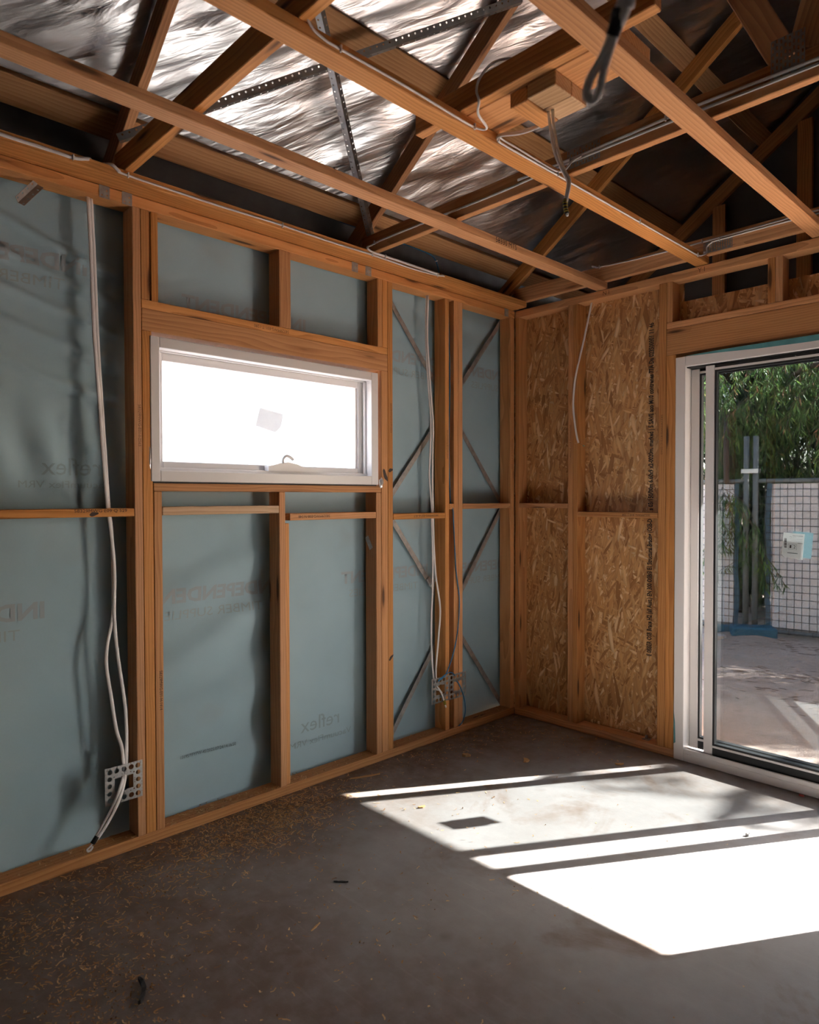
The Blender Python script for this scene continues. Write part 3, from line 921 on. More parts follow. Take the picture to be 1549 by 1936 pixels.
cable('cable', [[(0.03, -2.72, 2.705), (0.07, -2.655, 2.704), (xA, -2.63, 2.696), (xA+0.003, -2.605, 2.680), (xA, -2.57, 2.676), (xA, -2.2, 2.672), (xA, -1.9, 2.676), (xA, -1.6, 2.672), (xA, -1.33, 2.674), (xA+0.004, -1.05, 2.668), (xA+0.002, -0.86, 2.676), (xA+0.006, -0.81, 2.682), (xA-0.01, -0.785, 2.69), (xA-0.015, -0.80, 2.698)],
                [(xA+0.002, -0.84, 2.684), (xA, -1.0, 2.686), (xA, -1.22, 2.688), (xA, -1.32, 2.688), (xA, -1.36, 2.698), (xA-0.012, -1.345, 2.715), (xA-0.02, -1.318, 2.730), (0.16, -1.316, 2.737), (0.5, -1.316, 2.736), (0.9, -1.316, 2.733), (1.20, -1.316, 2.738), (1.7, -1.316, 2.735), (2.2, -1.316, 2.727), (2.9, -1.316, 2.735)]],
      'white cables running along the wall batten then turning onto the middle truss', flat=1.7,
      clips=[((xA+0.003, -2.57, 2.676), (1, 0, 0), (0, 1, 0)), ((xA+0.003, -1.87, 2.675), (1, 0, 0), (0, 1, 0)), ((xA+0.003, -1.33, 2.675), (1, 0, 0), (0, 1, 0)), ((xA+0.003, -1.24, 2.687), (1, 0, 0), (0, 1, 0)), ((xA+0.004, -0.85, 2.676), (1, 0, 0), (0, 1, 0)), ((0.115, -1.321, 2.736), (0, -1, 0), (1, 0, 0))])
cable('cable', [[(1.02, -1.318, 2.752), (1.25, -1.318, 2.748), (1.5, -1.318, 2.750), (1.8, -1.318, 2.752), (2.2, -1.318, 2.742), (2.9, -1.318, 2.75)]],
      'white cable clipped along the upper half of the middle truss chord', flat=1.6, clips=[((1.66, -1.322, 2.752), (0, -1, 0), (1, 0, 0)), ((1.275, -1.322, 2.74), (0, -1, 0), (1, 0, 0))])
cable('cable', [[(0.585, -0.024, 2.80), (0.615, -0.026, 2.789), (0.64, -0.025, 2.784), (0.9, -0.025, 2.772), (1.3, -0.025, 2.768), (1.8, -0.025, 2.772), (2.6, -0.025, 2.77)],
                [(1.262, -0.06, 2.70), (1.262, -0.025, 2.71), (1.262, -0.025, 2.735), (1.285, -0.025, 2.752), (1.34, -0.025, 2.757), (1.8, -0.025, 2.757), (2.6, -0.025, 2.755)]],
      'white cables clipped to the truss over the board-braced wall', flat=1.6, clips=[((0.638, -0.03, 2.784), (0, -1, 0), (1, 0, 0)), ((1.24, -0.03, 2.770), (0, -1, 0), (1, 0, 0)), ((1.33, -0.03, 2.757), (0, -1, 0), (1, 0, 0))])
xB = 1.265
cable('cable', [[(1.30, -2.60, 2.80), (1.275, -2.575, 2.735), (xB, -2.545, 2.69), (xB, -2.50, 2.673), (xB, -2.445, 2.671), (xB, -2.19, 2.672), (xB, -1.98, 2.667), (xB, -1.87, 2.668), (xB+0.03, -1.85, 2.664), (1.325, -1.93, 2.668), (1.348, -1.953, 2.69), (1.340, -1.956, 2.725), (1.355, -1.957, 2.757), (1.40, -1.955, 2.782), (1.44, -1.93, 2.790), (1.47, -1.90, 2.785)]],
      'thin white cable along the middle batten, curling up to the mounting board', r=0.0038, flat=1.15, clips=[((xB+0.003, -2.445, 2.671), (1, 0, 0), (0, 1, 0)), ((xB+0.003, -1.88, 2.668), (1, 0, 0), (0, 1, 0))])
cable('cable', [[(1.46, -1.72, 2.70), (1.42, -1.72, 2.672), (1.35, -1.74, 2.665), (xB+0.015, -1.76, 2.676), (xB, -1.755, 2.668), (xB, -1.70, 2.664), (xB, -1.40, 2.665), (xB, -0.80, 2.665), (xB, -0.30, 2.665), (xB, -0.14, 2.666), (xB+0.015, -0.10, 2.675), (xB+0.005, -0.05, 2.70)],
                [(1.47, -1.715, 2.705), (1.42, -1.715, 2.68), (1.34, -1.735, 2.676), (xB+0.012, -1.75, 2.686), (xB, -1.74, 2.681), (xB, -1.62, 2.679), (xB, -1.42, 2.676), (xB+0.01, -1.365, 2.69), (xB+0.02, -1.322, 2.735), (xB+0.06, -1.322, 2.742)]],
      'pair of white cables from the mounting blocks along the middle batten to the far wall', r=0.0036, flat=1.3, clips=[((xB+0.003, -1.755, 2.672), (1, 0, 0), (0, 1, 0)), ((xB+0.003, -1.395, 2.669), (1, 0, 0), (0, 1, 0)), ((xB+0.003, -0.75, 2.666), (1, 0, 0), (0, 1, 0)), ((xB+0.003, -0.145, 2.666), (1, 0, 0), (0, 1, 0))])
hc = cable('hanging_cable', [[(1.505, -1.80, 2.654), (1.512, -1.80, 2.60), (1.528, -1.80, 2.52), (1.555, -1.80, 2.455), (1.577, -1.80, 2.41), (1.573, -1.80, 2.375), (1.566, -1.80, 2.35)],
                             [(1.520, -1.80, 2.654), (1.526, -1.80, 2.59), (1.545, -1.80, 2.50), (1.568, -1.80, 2.44), (1.583, -1.80, 2.41), (1.577, -1.80, 2.375), (1.570, -1.80, 2.35)]],
      'two grey-white cables hanging from the wood blocks, ends wrapped in striped tape', r=0.0042, flat=1.3)
e_pts = [(1.568, -1.80, 2.358), (1.567, -1.801, 2.345), (1.571, -1.802, 2.325), (1.576, -1.803, 2.310)]
tube('tape_wrap', e_pts, 0.0072, BLACKTAPE, hc)
for i in range(5):
    f = 0.12+0.18*i
    a = Vector(e_pts[0]).lerp(Vector(e_pts[1]), f*3) if f < 1/3 else (Vector(e_pts[1]).lerp(Vector(e_pts[2]), f*3-1) if f < 2/3 else Vector(e_pts[2]).lerp(Vector(e_pts[3]), f*3-2))
    tube('tape_stripe', [a+Vector((0, 0, 0.0016)), a-Vector((0, 0, 0.0016))], 0.0076, YELLOW, hc, n=8, sub=1)
tube('cable_tip', [(1.576, -1.803, 2.311), (1.578, -1.804, 2.303)], 0.004, CLIPM, hc, n=6, sub=1)
# loop near the camera
lp = cable('cable_loop', [[(2.362, -2.93, 2.658), (2.385, -2.925, 2.40), (2.378, -2.917, 2.03), (2.372, -2.915, 1.990), (2.366, -2.912, 1.976), (2.346, -2.905, 1.953), (2.327, -2.902, 1.936), (2.318, -2.896, 1.923), (2.322, -2.890, 1.9165), (2.330, -2.890, 1.9215), (2.340, -2.895, 1.940), (2.352, -2.902, 1.958), (2.366, -2.910, 1.974)],
                          [(2.375, -2.928, 2.658), (2.392, -2.92, 2.40), (2.386, -2.915, 2.03), (2.380, -2.913, 1.99), (2.370, -2.910, 1.976), (2.352, -2.904, 1.957)]],
      'grey cable doubled into a loop with black tape, hanging near the camera', r=0.0040, flat=1.6)
tube('tape_wrap', [(2.3715, -2.914, 1.990), (2.3655, -2.911, 1.9765), (2.3595, -2.909, 1.967)], 0.0082, BLACKTAPE, lp)

# left bay: twin flat cables down to the mounting bracket
Yw = Vector((0, 1, 0))
cl = cable('wall_cable', [[(-0.045, -2.655, 2.612), (-0.045, -2.646, 2.40), (-0.045, -2.636, 2.07), (-0.045, -2.623, 1.82), (-0.044, -2.612, 1.61), (-0.042, -2.601, 1.40), (-0.040, -2.592, 1.30), (-0.038, -2.588, 1.14), (-0.034, -2.592, 0.97), (-0.030, -2.617, 0.846), (-0.030, -2.621, 0.76), (-0.028, -2.604, 0.63), (-0.022, -2.588, 0.50), (-0.016, -2.570, 0.43), (-0.012, -2.565, 0.362), (-0.004, -2.568, 0.318), (0.014, -2.585, 0.285), (0.016, -2.615, 0.215), (0.014, -2.655, 0.150), (0.012, -2.692, 0.096)],
                          [(-0.038, -2.668, 2.612), (-0.038, -2.660, 2.40), (-0.038, -2.650, 2.07), (-0.038, -2.634, 1.82), (-0.038, -2.622, 1.61), (-0.038, -2.607, 1.40), (-0.036, -2.595, 1.30), (-0.034, -2.584, 1.14), (-0.030, -2.588, 0.96), (-0.028, -2.577, 0.80), (-0.026, -2.554, 0.62), (-0.022, -2.548, 0.51), (-0.016, -2.551, 0.40), (-0.008, -2.558, 0.335), (0.012, -2.574, 0.285), (0.022, -2.605, 0.215), (0.020, -2.648, 0.145), (0.016, -2.688, 0.094)]],
      'twin white flat cables hanging down the left bay and out through its bracket', r=0.0036, flat=2.0, wide=Yw)
tube('tape_wrap', [(0.015, -2.680, 0.112), (0.014, -2.690, 0.098), (0.013, -2.697, 0.089)], 0.0085, BLACKTAPE, cl, 1.2, Yw)
tube('loop_end', [(0.012, -2.694, 0.090), (0.011, -2.706, 0.078), (0.010, -2.716, 0.070), (0.012, -2.712, 0.063), (0.014, -2.703, 0.067), (0.016, -2.697, 0.078)], 0.0035, CABLE, cl, 1.2, Yw, 6)
# right bay
cr = cable('wall_cable', [[(-0.042, -0.783, 2.612), (-0.042, -0.789, 2.36), (-0.042, -0.766, 2.06), (-0.042, -0.748, 1.87), (-0.040, -0.758, 1.69), (-0.040, -0.764, 1.56), (-0.040, -0.746, 1.375), (-0.040, -0.743, 1.30), (-0.038, -0.738, 0.97), (-0.036, -0.752, 0.72), (-0.034, -0.753, 0.53), (-0.026, -0.746, 0.38), (-0.012, -0.742, 0.31), (0.004, -0.728, 0.30), (0.012, -0.712, 0.27), (0.020, -0.700, 0.225), (0.024, -0.692, 0.195)],
                          [(-0.034, -0.778, 2.612), (-0.034, -0.784, 2.36), (-0.034, -0.758, 2.06), (-0.034, -0.738, 1.87), (-0.034, -0.742, 1.69), (-0.034, -0.744, 1.56), (-0.036, -0.738, 1.375), (-0.036, -0.738, 1.30), (-0.034, -0.720, 1.0), (-0.030, -0.684, 0.78), (-0.030, -0.696, 0.62), (-0.028, -0.722, 0.42), (-0.014, -0.730, 0.33), (0.000, -0.726, 0.305), (0.008, -0.71, 0.28)]],
      'twin white flat cables down the braced bay into the double bracket', r=0.0036, flat=1.9, wide=Yw)
tube('striped_tape', [(0.018, -0.702, 0.238), (0.022, -0.696, 0.212)], 0.0062, YELLOW, cr, 1.5, Yw, 8, 2)
for i in range(4):
    p = Vector((0.018, -0.702, 0.238)).lerp(Vector((0.022, -0.696, 0.212)), 0.1+0.26*i)
    tube('tape_stripe', [p+Vector((0, 0, 0.0014)), p-Vector((0, 0, 0.0014))], 0.0066, BLACKTAPE, cr, 1.5, Yw, 8, 1)
cable('blue_cable', [[(-0.118, -1.36, 2.90), (-0.06, -1.20, 2.872), (-0.05, -1.05, 2.865), (-0.045, -0.90, 2.862), (-0.035, -0.76, 2.850), (-0.030, -0.715, 2.82), (-0.03, -0.69, 2.76), (-0.045, -0.665, 2.70), (-0.05, -0.625, 2.66), (-0.04, -0.606, 2.60), (-0.03, -0.604, 2.40), (-0.028, -0.600, 2.1), (-0.03, -0.606, 1.75), (-0.026, -0.600, 1.44), (-0.010, -0.602, 1.39), (0.004, -0.606, 1.35), (0.004, -0.602, 1.28), (0.006, -0.583, 1.0), (0.010, -0.557, 0.80), (0.012, -0.590, 0.57), (0.012, -0.670, 0.40), (0.006, -0.735, 0.356), (0.008, -0.726, 0.366), (0.014, -0.690, 0.384), (0.012, -0.645, 0.392), (0.004, -0.604, 0.374), (-0.006, -0.580, 0.345), (0.0, -0.572, 0.326), (0.012, -0.560, 0.300), (0.020, -0.526, 0.215), (0.020, -0.516, 0.13), (0.014, -0.535, 0.070), (0.010, -0.565, 0.051)]],
      'blue data cable from the roof batten down between the studs to the double bracket', BLUECAB, 0.0034, 1.0, clips=[((-0.030, -0.712, 2.822), (1, 0, 0), (0, 0.4, -0.9))])
cb = cable('wall_cable', [[(0.543, 0.045, 2.611), (0.520, 0.035, 2.49), (0.495, 0.026, 2.367), (0.470, -0.004, 2.20), (0.456, -0.008, 2.10), (0.450, -0.008, 1.99), (0.462, -0.008, 1.88), (0.478, -0.010, 1.80), (0.490, -0.012, 1.765)]],
      'white flat cable dangling in front of the doubled stud on the board wall', r=0.0038, flat=1.8, wide=Vector((1, 0, 0)))
tube('bare_wire', [(0.489, -0.011, 1.770), (0.500, -0.012, 1.757), (0.515, -0.012, 1.752), (0.527, -0.012, 1.745)], 0.0016, plain('copper_wire', (0.55, 0.30, 0.14, 1), 0.35, 0.7), cb, n=6)
tube('bare_wire', [(0.489, -0.012, 1.768), (0.478, -0.014, 1.761), (0.468, -0.014, 1.763)], 0.0016, bpy.data.materials['copper_wire'], cb, n=6)
tube('wire_tip', [(0.522, -0.012, 1.747), (0.530, -0.012, 1.743)], 0.0036, plain('green_wire_tip', (0.25, 0.5, 0.35, 1), 0.4), cb, n=6, sub=1)

# ------------------------------------------------------------------ galvanised outlet brackets
def bracket(y0, z0, label, size=0.150, lip=True):
    h = size/2
    hs = []
    # big holes around the border
    p = [-0.056, -0.029, 0.0, 0.029, 0.056]
    for a in p:
        hs.append(circ(a, 0.057, 0.0105)); hs.append(circ(a, -0.057, 0.0105))
    for a in p[1:-1]:
        hs.append(circ(-0.057, a, 0.0095)); hs.append(circ(0.057, a, 0.0095))
    # little nail holes along the rim
    for i in range(11):
        a = -0.066+i*0.0132
        hs.append(circ(a, 0.0712, 0.0017, 6)); hs.append(circ(a, -0.0712, 0.0017, 6))
        if 0 < i < 10:
            hs.append(circ(0.0712, a, 0.0017, 6)); hs.append(circ(-0.0712, a, 0.0017, 6))
    for a in (-0.008, 0, 0.008):
        hs.append(circ(a, 0.0385, 0.002, 6)); hs.append(circ(a, -0.0385, 0.002, 6))
        hs.append(circ(0.0425, a, 0.002, 6)); hs.append(circ(-0.0425, a, 0.002, 6))
    for sx in (-1, 1):
        for sz in (-1, 1):
            hs.append(circ(sx*0.040, sz*0.034, 0.0032, 8)); hs.append(circ(sx*0.0265, sz*0.0385, 0.0022, 6))
    # the centre opening with small rounded notches
    hs.append([(-0.037, -0.027), (-0.012, -0.027), (-0.008, -0.031), (0.008, -0.031), (0.012, -0.027), (0.037, -0.027), (0.037, 0.027), (0.012, 0.027), (0.008, 0.031), (-0.008, 0.031), (-0.012, 0.027), (-0.037, 0.027)])
    me = plate2d(rect(-h, -h, h, h), hs, 0.0012)
    e = tag(empty('outlet_bracket', (0.0008, y0, z0)), label, 'bracket', 'galvanised outlet brackets')
    mesh_obj('plate', me, GALV, e, frame_matrix((0.0012, y0, z0), PY, PZ))
    for sy in (-0.066, 0.066):
        mesh_obj('screw_head', pydata('screw', [(0.0022, y0+sy+0.004*math.cos(i*math.pi/3), z0+0.066+0.004*math.sin(i*math.pi/3)) for i in range(6)], [tuple(range(6))]), DULLGALV, e)
    return e
bracket(-2.568, 0.286, 'perforated galvanised bracket at the bottom of the left bay, cables through it')
bracket(-0.715, 0.299, 'perforated galvanised bracket, left one of the pair in the braced bay')
bracket(-0.563, 0.296, 'perforated galvanised bracket, right one of the pair, blue cable through it')

# ================================================================== WINDOW
wn1 = tag(empty('window_1', (0, -1.82, 1.5)), kind='structure')
y0, y1, z0, z1 = -2.445, -1.199, 1.5035, 2.102
fr = 0.048
fx0, fx1 = -0.135, 0.004
bx('frame_jamb', fx0, fx1, y0, y0+fr-0.008, z0, z1, WHITE, wn1)
bx('frame_jamb', fx0, fx1, y1-fr, y1, z0, z1, WHITE, wn1)
bx('frame_head', fx0, fx1, y0+fr-0.008, y1-fr, z1-fr+0.004, z1, WHITE, wn1)
bx('frame_sill', fx0, fx1, y0+fr-0.008, y1-fr, z0, z0+fr-0.002, WHITE, wn1)
iy0, iy1, iz0, iz1 = y0+fr-0.008, y1-fr, z0+fr-0.002, z1-fr+0.004
# stepped inner track
bx('track', -0.060, -0.035, iy0, iy1, iz0, iz0+0.014, WHITE, wn1, bev=0.0015)
bx('track', -0.060, -0.045, iy0, iy1, iz1-0.006, iz1, WHITE, wn1, bev=0.0015)
bx('track', -0.060, -0.040, iy1-0.010, iy1, iz0+0.014, iz1-0.006, WHITE, wn1, bev=0.0015)
bx('track', -0.060, -0.040, iy0, iy0+0.010, iz0+0.014, iz1-0.006, WHITE, wn1, bev=0.0015)
# awning sash
sa = empty('sash', (-0.09, -1.82, iz0)); sa.parent = wn1; sa.matrix_parent_inverse = WM[wn1.name].inverted()
q = 0.036
sx0, sx1 = -0.115, -0.0615
bx('sash_stile', sx0, sx1, iy0+0.004, iy0+0.004+q, iz0+0.006, iz1-0.004, WHITE, sa)
bx('sash_stile', sx0, sx1, iy1-0.004-q, iy1-0.004, iz0+0.006, iz1-0.004, WHITE, sa)
bx('sash_rail', sx0, sx1, iy0+0.004+q, iy1-0.004-q, iz0+0.006, iz0+0.006+q, WHITE, sa)
bx('sash_rail', sx0, sx1, iy0+0.004+q, iy1-0.004-q, iz1-0.004-q, iz1-0.004, WHITE, sa)
bx('glazing_bead', -0.085, -0.070, iy1-0.004-q-0.012, iy1-0.004-q-0.0005, iz0+0.006+q+0.0005, iz1-0.004-q-0.0005, WHITE, sa, bev=0.001)
bx('pane', -0.094, -0.090, iy0+0.004+q, iy1-0.004-q, iz0+0.006+q, iz1-0.004-q, FROST, sa, bev=0)
st = pydata('sticker', [(-0.0885, -1.873, 1.868), (-0.0885, -1.741, 1.846), (-0.0885, -1.752, 1.785), (-0.0885, -1.786, 1.752), (-0.0885, -1.898, 1.778)], [(0, 1, 2, 3, 4)])
mesh_obj('sticker', st, cloth_material('translucent_label', (0.37, 0.37, 0.365, 1), 0.40), sa)
# chain winder on the sill
def hull_prism(name, prof, x0_, x1_, mat, parent):
    return prism(name, prof, 'x', x0_, x1_, mat, parent)
wi = hull_prism('winder', [(-1.868, iz0+0.012), (-1.562, iz0+0.012), (-1.562, iz0+0.032), (-1.665, iz0+0.034), (-1.70, iz0+0.048), (-1.755, iz0+0.058), (-1.80, iz0+0.052), (-1.845, iz0+0.040), (-1.868, iz0+0.036)], -0.058, -0.022, WHITE, wn1)
tube('winder_handle', [(-0.030, -1.782, iz0+0.050), (-0.018, -1.790, iz0+0.070), (-0.014, -1.775, iz0+0.086), (-0.014, -1.755, iz0+0.082), (-0.016, -1.735, iz0+0.070)], 0.007, WHITE, wi, 1.3, n=8)
# black strip painting in the shaded gap under the frame, crumpled foil at its corner
pk = bx('sill_gap_shade', -0.06, -0.012, -2.43, -1.20, 1.4972, 1.503, BLACKRUB, wn1, bev=0)
def crumple(name, c, size, mat, parent, seed):
    rnd = random.Random(seed)
    bm = bmesh.new()
    bmesh.ops.create_icosphere(bm, subdivisions=2, radius=1)
    for v in bm.verts:
        k = 0.6+0.55*rnd.random()
        v.co = Vector((v.co.x*size[0], v.co.y*size[1], v.co.z*size[2]))*k
    me = bpy.data.meshes.new(name); bm.to_mesh(me); bm.free()
    return mesh_obj(name, me, mat, parent, Matrix.Translation(c))
crumple('crumpled_foil', (0.006, -1.181, 1.515), (0.010, 0.014, 0.032), FOIL, wn1, 3)
crumple('crumpled_foil', (0.000, -2.4475, 1.60), (0.003, 0.005, 0.05), FOIL, wn1, 5)

# ================================================================== SLIDING DOOR
dr = tag(empty('door_1', (2.0, 0.05, 0)), kind='structure')
X0, X1, Z0, Z1 = 1.0925, 2.903, 0.003, 2.188
bx('frame_jamb', X0, X0+0.054, -0.012, 0.112, Z0, Z1, WHITE, dr)
bx('frame_jamb', X1-0.054, X1, -0.012, 0.112, Z0, Z1, WHITE, dr)
bx('frame_head', X0+0.0545, X1-0.0545, -0.012, 0.112, Z1-0.054, Z1, WHITE, dr)
bx('frame_sill', X0+0.0545, X1-0.0545, -0.012, 0.112, Z0, 0.046, WHITE, dr)
bx('sill_lip', X0+0.0545, X1-0.0545, -0.012, 0.004, 0.0462, 0.070, WHITE, dr)
bx('track_rib', X0+0.0545, X1-0.0545, 0.050, 0.056, 0.0462, 0.060, WHITE, dr, bev=0.001)
bx('head_gap_seal', X0+0.0545, X1-0.0545, 0.006, 0.108, Z1-0.060, Z1-0.0545, BLACKRUB, dr, bev=0)
def door_panel(name, x0, x1, ya, yb, parent, stile):
    p = empty(name, ((x0+x1)/2, (ya+yb)/2, 0.06)); p.parent = parent; p.matrix_parent_inverse = WM[parent.name].inverted()
    zb, zt = 0.062, 2.126
    bx('stile', x0, x0+stile, ya, yb, zb, zt, WHITE, p, bev=0.002)
    bx('stile', x1-stile, x1, ya, yb, zb, zt, WHITE, p, bev=0.002)
    a, b = x0+stile+0.0004, x1-stile-0.0004
    bx('bottom_rail', a, b, ya+0.004, yb-0.004, zb, 0.107, BLACKRUB, p, bev=0.001)
    bx('top_rail', a, b, ya+0.004, yb-0.004, 2.112, zt, BLACKRUB, p, bev=0.001)
    bx('bead', a, b, ya+0.001, yb-0.001, 0.1075, 0.119, WHITE, p, bev=0.001)
    bx('bead', a, b, ya+0.001, yb-0.001, 2.100, 2.1115, WHITE, p, bev=0.001)
    g = 0.010
    bx('gasket', a, a+g, ya+0.003, yb-0.003, 0.1195, 2.0995, BLACKRUB, p, bev=0)
    bx('gasket', b-g, b, ya+0.003, yb-0.003, 0.1195, 2.0995, BLACKRUB, p, bev=0)
    bx('gasket', a+g, b-g, ya+0.003, yb-0.003, 0.1195, 0.1195+g, BLACKRUB, p, bev=0)
    bx('gasket', a+g, b-g, ya+0.003, yb-0.003, 2.0995-g, 2.0995, BLACKRUB, p, bev=0)
    ym = (ya+yb)/2
    pane = pydata('pane', [(a+g, ym, 0.1195+g), (b-g, ym, 0.1195+g), (b-g, ym, 2.0995-g), (a+g, ym, 2.0995-g)], [(0, 1, 2, 3)])
    mesh_obj('pane', pane, GLASS, p)
    return p
fixed = door_panel('fixed_panel', 1.1475, 2.022, 0.062, 0.098, dr, 0.044)
slid = door_panel('sliding_panel', 1.246, 2.176, 0.010, 0.046, dr, 0.046)
# delivery label stuck on the sliding pane, second one behind it
ly = 0.0265
def label_plate(name, pts, y, mat, parent):
    return mesh_obj(name, pydata(name, [(p[0], y, p[1]) for p in pts], [tuple(range(len(pts)))]), mat, parent)
lb = label_plate('sticker', [(1.6265, 1.259), (1.7205, 1.2535), (1.7115, 1.1285), (1.628, 1.140), (1.6185, 1.151)], ly, PAPER, slid)
label_plate('sticker', [(1.6525, 1.2645), (1.743, 1.2585), (1.7335, 1.1315), (1.643, 1.1385)], 0.0815, PAPERBLUE, fixed)
R_, U_ = (0.998, 0, -0.06), (0.06, 0, 0.998)
ly2 = ly-0.0004
def lt(body, size, x, z, width, mat=INKGREY):
    mark(body, size, (x, ly2, z), R_, U_, mat, slid, width=width)
lt('MADE TO ORDER', 0.007, 1.690, 1.243, 0.045)
lt('Office  Line 04', 0.005, 1.668, 1.238, 0.03)
lt('1', 0.022, 1.658, 1.190, 0.008, INKDARK)
lt('2', 0.022, 1.676, 1.189, 0.010, INKDARK)
for (xa, xb, za, zb_) in [(1.648, 1.686, 1.2025, 1.2015), (1.648, 1.686, 1.1775, 1.1765), (1.648, 1.649, 1.2025, 1.1765), (1.6665, 1.6675, 1.2025, 1.1765), (1.685, 1.686, 1.2025, 1.1765), (1.644, 1.690, 1.1605, 1.157), (1.655, 1.712, 1.2285, 1.2278), (1.660, 1.712, 1.2205, 1.2198), (1.690, 1.712, 1.2105, 1.2085)]:
    label_plate('printed_rule', [(xa, za-0.06*(xa-1.67)), (xb, za-0.06*(xb-1.67)), (xb, zb_-0.06*(xb-1.67)), (xa, zb_-0.06*(xa-1.67))], ly2, INKGREY, slid)
for i in range(9):
    za = 1.231-i*0.0052
    label_plate('bar', [(1.630, za), (1.641, za-0.0006), (1.641, za-0.0006-0.0028*(1+(i*7 % 3)*0.3)), (1.630, za-0.0028*(1+(i*7 % 3)*0.3))], ly2, INKDARK, slid)
# teal flashing film round the frame
fi = mesh_obj('flashing_film', pydata('film', [(1.14, -0.0135, 2.190), (1.35, -0.0135, 2.196), (2.30, -0.0140, 2.199), (2.30, -0.0132, 2.178), (1.75, -0.0132, 2.168), (1.52, -0.0132, 2.172), (1.35, -0.0132, 2.181), (1.20, -0.0132, 2.186)], [tuple(range(8))]), TEALTAPE, dr)
mesh_obj('flashing_film', pydata('film', [(1.0900, -0.004, 0.05), (1.0922, -0.010, 0.05), (1.0922, -0.010, 1.60), (1.0900, -0.004, 1.60)], [(0, 1, 2, 3)]), TEALTAPE, dr)
mesh_obj('flashing_film', pydata('film', [(1.093, -0.0128, 0.085), (1.104, -0.0128, 0.095), (1.101, -0.0128, 0.20), (1.095, -0.0128, 0.26), (1.0928, -0.0128, 0.33)], [tuple(range(5))]), TEALTAPE, dr)

# ================================================================== DEBRIS ON THE FLOOR
def on_slab(x, y):
    return 0.0455 if (x < -0.001) else 0.0005
rnd = random.Random(11)
vs, fs = [], []
def shaving(x, y, z, L, wd, ang_, curl):
    b = len(vs)
    dx, dy = math.cos(ang_), math.sin(ang_)
    for i in range(3):
        t = (i/2-0.5)*L
        h = z+curl*(0 if i == 1 else 1)*rnd.random()+0.0008
        cx, cy_ = x+dx*t-dy*(abs(t)*0.3), y+dy*t+dx*(abs(t)*0.3)
        vs.append((cx-dy*wd/2, cy_+dx*wd/2, h)); vs.append((cx+dy*wd/2, cy_-dx*wd/2, h+0.001*rnd.random()))
    fs.append((b, b+1, b+3, b+2)); fs.append((b+2, b+3, b+5, b+4))
def scatter(n, cx, cy_, sx, sy, Lr=(0.006, 0.022), rot=0.0):
    for _ in range(n):
        u, v = rnd.gauss(0, 1), rnd.gauss(0, 1)
        x = cx+sx*u*math.cos(rot)-sy*v*math.sin(rot); y = cy_+sx*u*math.sin(rot)+sy*v*math.cos(rot)
        if x < -0.088 or y > -0.005 or x > 4: continue
        z = 0.0455 if x < 0 else 0.0
        if -0.004 < x < 0.006: continue
        shaving(x, y, z, Lr[0]+(1.9*Lr[1]-Lr[0])*rnd.random()**2, rnd.uniform(0.0018, 0.0048), rnd.uniform(0, 6.28), rnd.uniform(0.0, 0.006))
scatter(1500, 0.13, -1.95, 0.10, 0.22)
scatter(900, 0.24, -2.10, 0.12, 0.22)
scatter(900, 0.16, -2.45, 0.16, 0.35)
scatter(500, 0.40, -2.75, 0.20, 0.22, (0.004, 0.016))
scatter(700, 0.72, -2.92, 0.16, 0.12, (0.003, 0.012))
scatter(350, 0.30, -3.02, 0.12, 0.10, (0.003, 0.014))
scatter(420, 0.9, -2.5, 0.45, 0.40, (0.003, 0.013))
scatter(380, 0.10, -0.75, 0.10, 0.38, (0.005, 0.02))
scatter(260, 0.35, -0.18, 0.28, 0.10, (0.004, 0.016))
scatter(260, -0.045, -1.6, 0.022, 0.9, (0.004, 0.014))
scatter(200, 1.25, -2.3, 0.5, 0.5, (0.002, 0.009))
scatter(160, 0.6, -1.2, 0.4, 0.4, (0.003, 0.012))
tag(mesh_obj('wood_shavings', pydata('wood_shavings', vs, fs), CHIP), 'scattered wood shavings and sawdust on the concrete along the walls', 'shavings', kind='stuff')
def chip(name, x, y, L, wd, th, a, mat, label, cat, curl=0.0):
    pts = []
    n = 6
    v, f = [], []
    for i in range(n+1):
        t = i/n-0.5
        k = 1-0.5*abs(t)*2
        cx = x+math.cos(a)*t*L-math.sin(a)*curl*L*(t*t*4-0.5); cy_ = y+math.sin(a)*t*L+math.cos(a)*curl*L*(t*t*4-0.5)
        for s_, zz in ((-1, 0.0006), (1, 0.0006), (1, th), (-1, th)):
            v.append((cx-math.sin(a)*s_*wd*k/2, cy_+math.cos(a)*s_*wd*k/2, zz+0.3*th*math.sin(7*t+s_)**2))
    for i in range(n):
        for j in range(4):
            p = i*4+j; q_ = i*4+(j+1) % 4
            f.append((p, q_, q_+4, p+4))
    f.append((3, 2, 1, 0)); f.append(tuple(n*4+j for j in range(4)))
    return tag(mesh_obj(name, pydata(name, v, f), mat), label, cat)
DARKBARK = plain('dark_offcut', (0.02, 0.018, 0.017, 1), 0.6)
chip('plastic_strip', 0.825, -2.842, 0.105, 0.014, 0.012, 2.75, DARKBARK, 'dark curled strip of plastic lying at the lower left of the floor', 'debris', 0.12)
chip('stick', 0.777, -2.072, 0.055, 0.006, 0.004, 0.75, DARKBARK, 'short dark stick on the bare concrete beside the sunlit patch', 'stick')
chip('wood_splinter', 0.93, -2.30, 0.05, 0.007, 0.003, 1.9, CHIP, 'pale wood splinter on the bare concrete in the shade', 'splinter')
chip('wood_splinter', 0.10, -1.38, 0.16, 0.018, 0.004, 1.2, CHIP, 'long flat wood splinter beside the bottom plate under the window', 'splinter', 0.03)
chip('wood_chip', 0.28, -0.80, 0.045, 0.030, 0.012, 0.4, CHIP, 'thick wood chip on the floor near the braced bay', 'chip')
